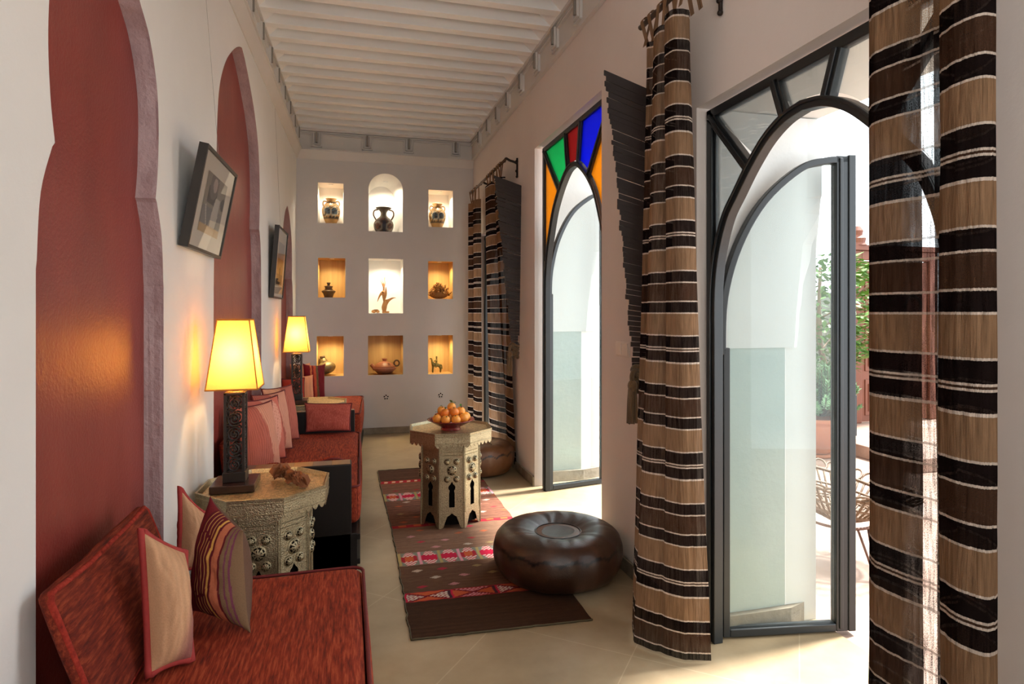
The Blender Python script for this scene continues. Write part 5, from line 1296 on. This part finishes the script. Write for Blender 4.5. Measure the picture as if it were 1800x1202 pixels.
# ================================================================ PICTURES ON THE LEFT WALL
def picture(label, y0, y1, zb, zt, lean, seed, wire):
    t = thing('framed_picture', label, 'picture', (WLX(y0), (y0 + y1) / 2, zb), 'leaning pictures between the arches')
    D_ = .035
    def P(s, q, d):      # s along the wall, q up the frame, d out of the picture face
        y = y0 + (y1 - y0) * s; base = Vector((WLX(y) + .006, y, zb)); h = zt - zb; ln = lean / h; k = math.sqrt(1 - ln * ln)
        return base + Vector((ln * q * h, 0, k * q * h)) + Vector((k, 0, -ln)) * d
    def bx(s0, s1, q0, q1, d0, d1, b): b.hexa([P(s0, q0, d0), P(s1, q0, d0), P(s1, q0, d1), P(s0, q0, d1), P(s0, q1, d0), P(s1, q1, d0), P(s1, q1, d1), P(s0, q1, d1)])
    b = B(); w = .014 / (y1 - y0); h = .014 / (zt - zb)
    bx(0, w, 0, 1, 0, D_, b); bx(1 - w, 1, 0, 1, 0, D_, b); bx(w, 1 - w, 0, h, 0, D_, b); bx(w, 1 - w, 1 - h, 1, 0, D_, b); bx(w, 1 - w, h, 1 - h, 0, .006, b); obj('frame', b, 'picframe', t)
    b = B(); b.add([P(w, h, D_ - .010), P(1 - w, h, D_ - .010), P(1 - w, 1 - h, D_ - .010), P(w, 1 - h, D_ - .010)], [(0, 1, 2, 3)]); obj('mount', b, 'mat', t)
    b = B(); n = 46
    b.grid(lambda u, v: P(.20 + .60 * u, .20 + .60 * v, D_ - .0085), n, n)
    def cf(i, p):
        u, v = (i % (n + 1)) / n, (i // (n + 1)) / n
        if seed == 1:
            c = (150, 140, 126) if v > .45 else (128, 126, 124)
            if v < .14: c = (206, 172, 122)
            if math.hypot(u - .38, (v - .84) * .8) < .20: c = (186, 168, 158) if math.hypot(u - .42, (v - .85) * .8) < .10 else (122, 112, 106)
            elif .14 < u < .58 and .50 < v < .80: c = (84, 78, 72)
            if abs(u - .62 - (v - .3) * .1) < .16 * (1 - abs(v - .35)) and .14 < v < .66: c = (198, 192, 182)
            if abs((u - .16) - (.42 - v) * .5) < .018 and .14 < v < .46: c = (214, 206, 196)
            if math.hypot(u - .94, v - .62) < .12: c = (56, 60, 58)
            return c
        c = (168, 164, 160) if v > .62 else (176, 140, 84) if v > .26 else (90, 82, 74)
        if math.hypot((u - .5), (v - .3)) < .13: c = (58, 48, 40)
        return c
    obj('print', b, 'print', t, colf=cf)
    b = B(); b.add([P(w, h, D_ - .004), P(1 - w, h, D_ - .004), P(1 - w, 1 - h, D_ - .004), P(w, 1 - h, D_ - .004)], [(0, 1, 2, 3)]); obj('pane', b, 'picglass', t)
    if wire:
        b = B(); q = P(.62, .97, -.001); b.tube([q, (WLX(q.y) + .003, q.y, 3.13)], .0008, 5); obj('hanging_wire', b, 'wire', t)
picture('black framed still life photograph leaning off the wall between the two nearest arches', 2.72, 3.315, 1.672, 2.10, .078, 1, True)
picture('black framed picture leaning off the wall between the two farther arches', 5.165, 5.755, 1.522, 2.10, .044, 2, True)
# ================================================================ PATIO OUTSIDE
def patio():
    # terracotta pot on a saucer with a needle-leaved succulent
    c = atZ(1432, 800, -.012); t = thing('planter', 'terracotta pot on its saucer standing on the patio outside the open door', 'planter', c)
    b = B(); b.lathe([(.10, .0), (.17, .004), (.185, .03), (.16, .035)], c, 40); obj('saucer', b, 'terracotta', t, True)
    b = B(); b.lathe([(.13, .036), (.150, .05), (.155, .075), (.165, .09), (.22, .16), (.262, .25), (.275, .32), (.272, .345), (.29, .352), (.295, .385), (.285, .395), (.262, .392), (.255, .34), (0, .335)], c, 48, wob=lambda a, z: 1 + .006 * math.sin(9 * a)); obj('pot', b, 'terracotta', t, True)
    rr = random.Random(2); p0 = c + Vector((.05, -.03, .395))
    t2 = thing('euphorbia_plant', 'bushy blue green needle leaved plant growing from the terracotta pot', 'plant', p0); bs = B(); bl = B()
    for k in range(120):
        az = rr.uniform(0, 6.28); r_ = rr.uniform(.02, .40); h = rr.uniform(.12, .46) * (1 - .5 * (r_ / .46) ** 2) + (.0 if r_ > .2 else .08)
        base = p0 + Vector((.10 * math.cos(az) * r_, .10 * math.sin(az) * r_, 0)); tip = p0 + Vector((r_ * math.cos(az), r_ * math.sin(az), h))
        mid = base.lerp(tip, .5) + Vector((.04 * math.cos(az), .04 * math.sin(az), -.02)); st = smoothpts([base, mid, tip], 5); bs.tube(st, .006, 5)
        ax = (tip - mid).normalized()
        for j in range(46):
            q = j / 46; pos = mid.lerp(tip, .15 + .85 * q) ; an = j * 2.4; o1 = ax.orthogonal().normalized(); o2 = ax.cross(o1)
            d = (o1 * math.cos(an) + o2 * math.sin(an)) * (.9 - .35 * q) + ax * (.35 + .5 * q); d.normalize(); L = .062 * (1 - .35 * q); sd = d.cross(ax).normalized() * .0075
            bl.add([pos - sd * .4, pos + sd * .4, pos + d * L * .6 + sd, pos + d * L, pos + d * L * .6 - sd], [(0, 1, 2, 3, 4)])
    obj('stems', bs, 'stem', t2); obj('needle_leaves', bl, 'succulent', t2)
    # small tree behind
    g = Vector((5.02, 5.62, 0.0)); t3 = thing('patio_tree', 'small leafy tree with bare forked trunk behind the potted plant', 'tree', g); b = B(); rr = random.Random(4)
    b.tube(smoothpts([g + Vector((.18, 0, -.012)), g + Vector((.10, .0, .6)), g + Vector((-.02, .02, 1.05)), g + Vector((-.05, 0, 1.5)), g + Vector((-.03, 0, 1.9))], 6), [.038] * 8 + [.03] * 9 + [.018] * 8, 8)
    for az, h, L in ((.4, 1.0, .5), (2.6, 1.2, .45), (-1.2, 1.35, .5), (1.5, 1.45, .45), (3.8, .95, .4), (-.3, 1.25, .6)):
        s = g + Vector((-.02, .0, h)); b.tube(smoothpts([s, s + Vector((math.cos(az) * L * .5, math.sin(az) * L * .5, .14)), s + Vector((math.cos(az) * L, math.sin(az) * L, .34))], 5), .010, 6)
    obj('trunk', b, 'bark', t3, True)
    bl = B()
    for k in range(2600):
        az = rr.uniform(0, 6.28); zz = rr.uniform(.78, 2.02); rad = (.20 + .42 * math.sin(math.pi * (zz - .70) / 1.45)) * rr.uniform(.25, 1) ** .6
        if rr.random() < .25: continue
        pos = g + Vector((rad * math.cos(az) + .02, rad * math.sin(az), zz)); d = Vector((math.cos(az + rr.uniform(-.9, .9)), math.sin(az + rr.uniform(-.9, .9)), rr.uniform(-.6, .6))).normalized()
        L = rr.uniform(.08, .13); sd = d.cross(Vector((rr.uniform(-.4, .4), rr.uniform(-.4, .4), 1))).normalized() * L * .26
        bl.add([pos, pos + d * L * .35 + sd, pos + d * L, pos + d * L * .35 - sd], [(0, 1, 2, 3)])
    obj('leaves', bl, 'shrub', t3)
    # pale garden wall with a dark green post, raised step, carved gate
    b = B(); b.box((3.4, 6.5, -.012), (6.9, 6.62, 1.66)); struct('wall_garden', b, 'gwall')
    b = B(); b.box((5.26, 6.40, -.012), (5.34, 6.48, 1.75)); b.box((5.13, 6.40, -.012), (5.17, 6.48, 1.75)); 
    for z in (.5, 1.1, 1.66): b.box((5.13, 6.42, z), (5.34, 6.46, z + .05))
    tag(obj('trellis_post', b, 'gpost', bevel=.004), 'dark green trellis standing against the pale garden wall behind the tree', 'trellis')
    b = B(); b.box((4.825, 4.3, -.012), (8.2, 8.4, .115)); struct('trim_6', b, 'patio', bevel=.008)
    t = thing('garden_gate', 'tall red brown panelled wooden gate at the end of the patio', 'gate', (6.1, 5.9, .116))
    gx0, gx1, gy = 5.66, 6.9, 5.86
    b = B(); b.box((gx0, gy, .116), (gx0 + .12, gy + .09, 2.13)); b.box((gx1 - .12, gy, .116), (gx1, gy + .09, 2.13)); b.box((gx0 + .12, gy, 2.02), (gx1 - .12, gy + .09, 2.13)); obj('gate_frame', b, 'gatewood', t, bevel=.008)
    b = B(); b.box((gx0 - .05, gy - .03, 2.131), (gx1 + .05, gy + .12, 2.19)); b.lathe([(.10, 0), (.08, .03), (.09, .08), (.05, .12), (.06, .17), (.03, .22), (0, .23)], (gx0 + .10, gy + .045, 2.19), 16); obj('gate_cornice', b, 'gatewood', t)
    for i in range(2):
        xa = gx0 + .125 + i * .5; b = B(); b.box((xa, gy + .03, .125), (xa + .485, gy + .07, 2.01))
        for (za, zb) in ((.2, .62), (.72, 1.28), (1.38, 1.92)):
            b.box((xa + .06, gy + .018, za), (xa + .425, gy + .031, zb)); b.box((xa + .10, gy + .008, za + .05), (xa + .385, gy + .019, zb - .05))
        lf = obj('gate_leaf', b, 'gatewood', t, bevel=.006)
        b = B(); b.tube([(xa + .243 + .12 * math.cos(a), gy + .006, 1.46 + .14 * math.sin(a)) for a in [math.pi * k / 14 for k in range(15)]], .014, 6); obj('arched_moulding', b, 'gpost', lf)
    # rattan lounge chair
    C = Vector((2.66, 2.86, -.012)); t = thing('rattan_chair', 'low round rattan chair with looped edge on thin metal legs outside the open door', 'chair', C)
    def rim(a): 
        k = math.cos(a - R(150)); return C + Vector((.31 * math.cos(a), .31 * math.sin(a), .455 + .075 * k))
    def rad(a, q): 
        e = rim(a); c0 = C + Vector((0, 0, .262)); p = c0.lerp(e, q); p.z = c0.z + (e.z - c0.z) * q ** 2.2 + 0; return p
    b = B()
    for k in range(52):
        a = 2 * math.pi * k / 52; b.tube([rad(a, .18 + .82 * j / 7) for j in range(8)], .0062, 6)
    for q in (.25, .42, .60, .64, .82): b.tube([rad(2 * math.pi * i / 40, q) for i in range(40)], .008, 6, closed=True)
    b.ball(C + Vector((0, 0, .262)), .07, 14, 8, sc=(1, 1, .16)); obj('woven_shell', b, 'rattan', t, True)
    b = B()
    for k in range(34):
        a = 2 * math.pi * k / 34; e = rim(a); out = Vector((math.cos(a), math.sin(a), .5)).normalized(); tn = Vector((-math.sin(a), math.cos(a), 0))
        b.tube([e + tn * .034 * math.sin(x) * .95 + out * (.045 - .05 * math.cos(x)) for x in [2 * math.pi * i / 12 for i in range(12)]], .0065, 6, closed=True)
    b.tube([rim(2 * math.pi * i / 48) for i in range(48)], .010, 7, closed=True); obj('looped_edge', b, 'rattan', t, True)
    b = B(); b.tube([C + Vector((.17 * math.cos(2 * math.pi * i / 28), .17 * math.sin(2 * math.pi * i / 28), .258)) for i in range(28)], .008, 6, closed=True); obj('seat_ring', b, 'rust_metal', t, True)
    for a in (R(-75), R(-100), R(30), R(55), R(140), R(165)):
        b = B(); b.tube([C + Vector((.165 * math.cos(a), .165 * math.sin(a), .258)), C + Vector((.25 * math.cos(R(-88) if a < 0 else R(42) if a < 1.2 else R(152)), .25 * math.sin(R(-88) if a < 0 else R(42) if a < 1.2 else R(152)), .004))], .0065, 7); obj('leg', b, 'rust_metal', t, True)
    b = B(); b.grid(lambda u, v: (2.45 + .95 * u, 3.55 + .9 * v, -.008), 4, 4); b.box((2.45, 3.55, -.0115), (3.40, 4.45, -.0085)); tag(obj('outdoor_mat', b, 'rug_out'), 'pale green mat on the patio paving behind the rattan chair', 'mat')
patio()

# ================================================================ LIGHT, CAMERA
w = bpy.data.worlds.new('World'); SC.world = w; w.use_nodes = True; nt = w.node_tree; nt.nodes.clear()
bg = nt.nodes.new('ShaderNodeBackground'); bg.inputs[0].default_value = (.88, .95, 1, 1); bg.inputs[1].default_value = SKY
ow = nt.nodes.new('ShaderNodeOutputWorld'); nt.links.new(bg.outputs[0], ow.inputs[0])
def sun(e, ang, az, el, col):
    l = bpy.data.lights.new('sun', 'SUN'); l.energy = e; l.angle = R(ang); l.color = col; o = bpy.data.objects.new('sun', l); COL.objects.link(o)
    d = Vector((math.cos(R(az)) * math.cos(R(el)), math.sin(R(az)) * math.cos(R(el)), math.sin(R(el)))); o.rotation_euler = d.to_track_quat('Z', 'Y').to_euler()
sun(SUN, 6, 8, 66, (1, .98, .95))
def area(name, loc, rot, sx, sy, e, col):
    l = bpy.data.lights.new(name, 'AREA'); l.shape = 'RECTANGLE'; l.size = sx; l.size_y = sy; l.energy = e; l.color = col
    o = bpy.data.objects.new(name, l); COL.objects.link(o); o.location = loc; o.rotation_euler = [R(a) for a in rot]; return o
for y, z0, wd, ht in ((1.76, 1.14, 1.24, 2.28), (4.08, 1.36, 1.66, 2.72), (6.26, 1.14, 1.35, 2.28)):
    o = area('door_portal', (2.09, y, z0), (0, 90, 0), ht, wd, 1, (1, 1, 1)); o.data.cycles.is_portal = True
# unseen fill lights added in the part of the room behind the camera
area('fill_high', (.42, -1.3, 3.40), (25, 0, 0), 1.3, 1.3, FILL, (1, .98, .96))  # added fill from above, no fixture
area('fill_upward', (.45, -1.5, 1.3), (145, 0, 0), 1.4, 1.4, FILL2, (1, .99, .98))  # added fill bounced off the ceiling, no fixture
cam = bpy.data.cameras.new('Camera'); co = bpy.data.objects.new('Camera', cam); COL.objects.link(co)
co.location = (0, 0, H); co.rotation_euler = (R(90), 0, -TH); cam.sensor_width = 36; cam.lens = 36 * F / 1800
cam.shift_y = -(601 - YH) / 1800; cam.clip_start = .02; SC.camera = co
vs = SC.view_settings; vs.view_transform = 'Standard'; vs.look = 'None'; vs.gamma = 1; vs.use_curve_mapping = False; vs.exposure = EXPO
SC.display_settings.display_device = 'sRGB'
cy = SC.cycles; cy.use_denoising = True; cy.max_bounces = 10; cy.diffuse_bounces = 5; cy.glossy_bounces = 3; cy.transmission_bounces = 6; cy.transparent_max_bounces = 24
cy.sample_clamp_indirect = 8; cy.caustics_reflective = False; cy.caustics_refractive = False
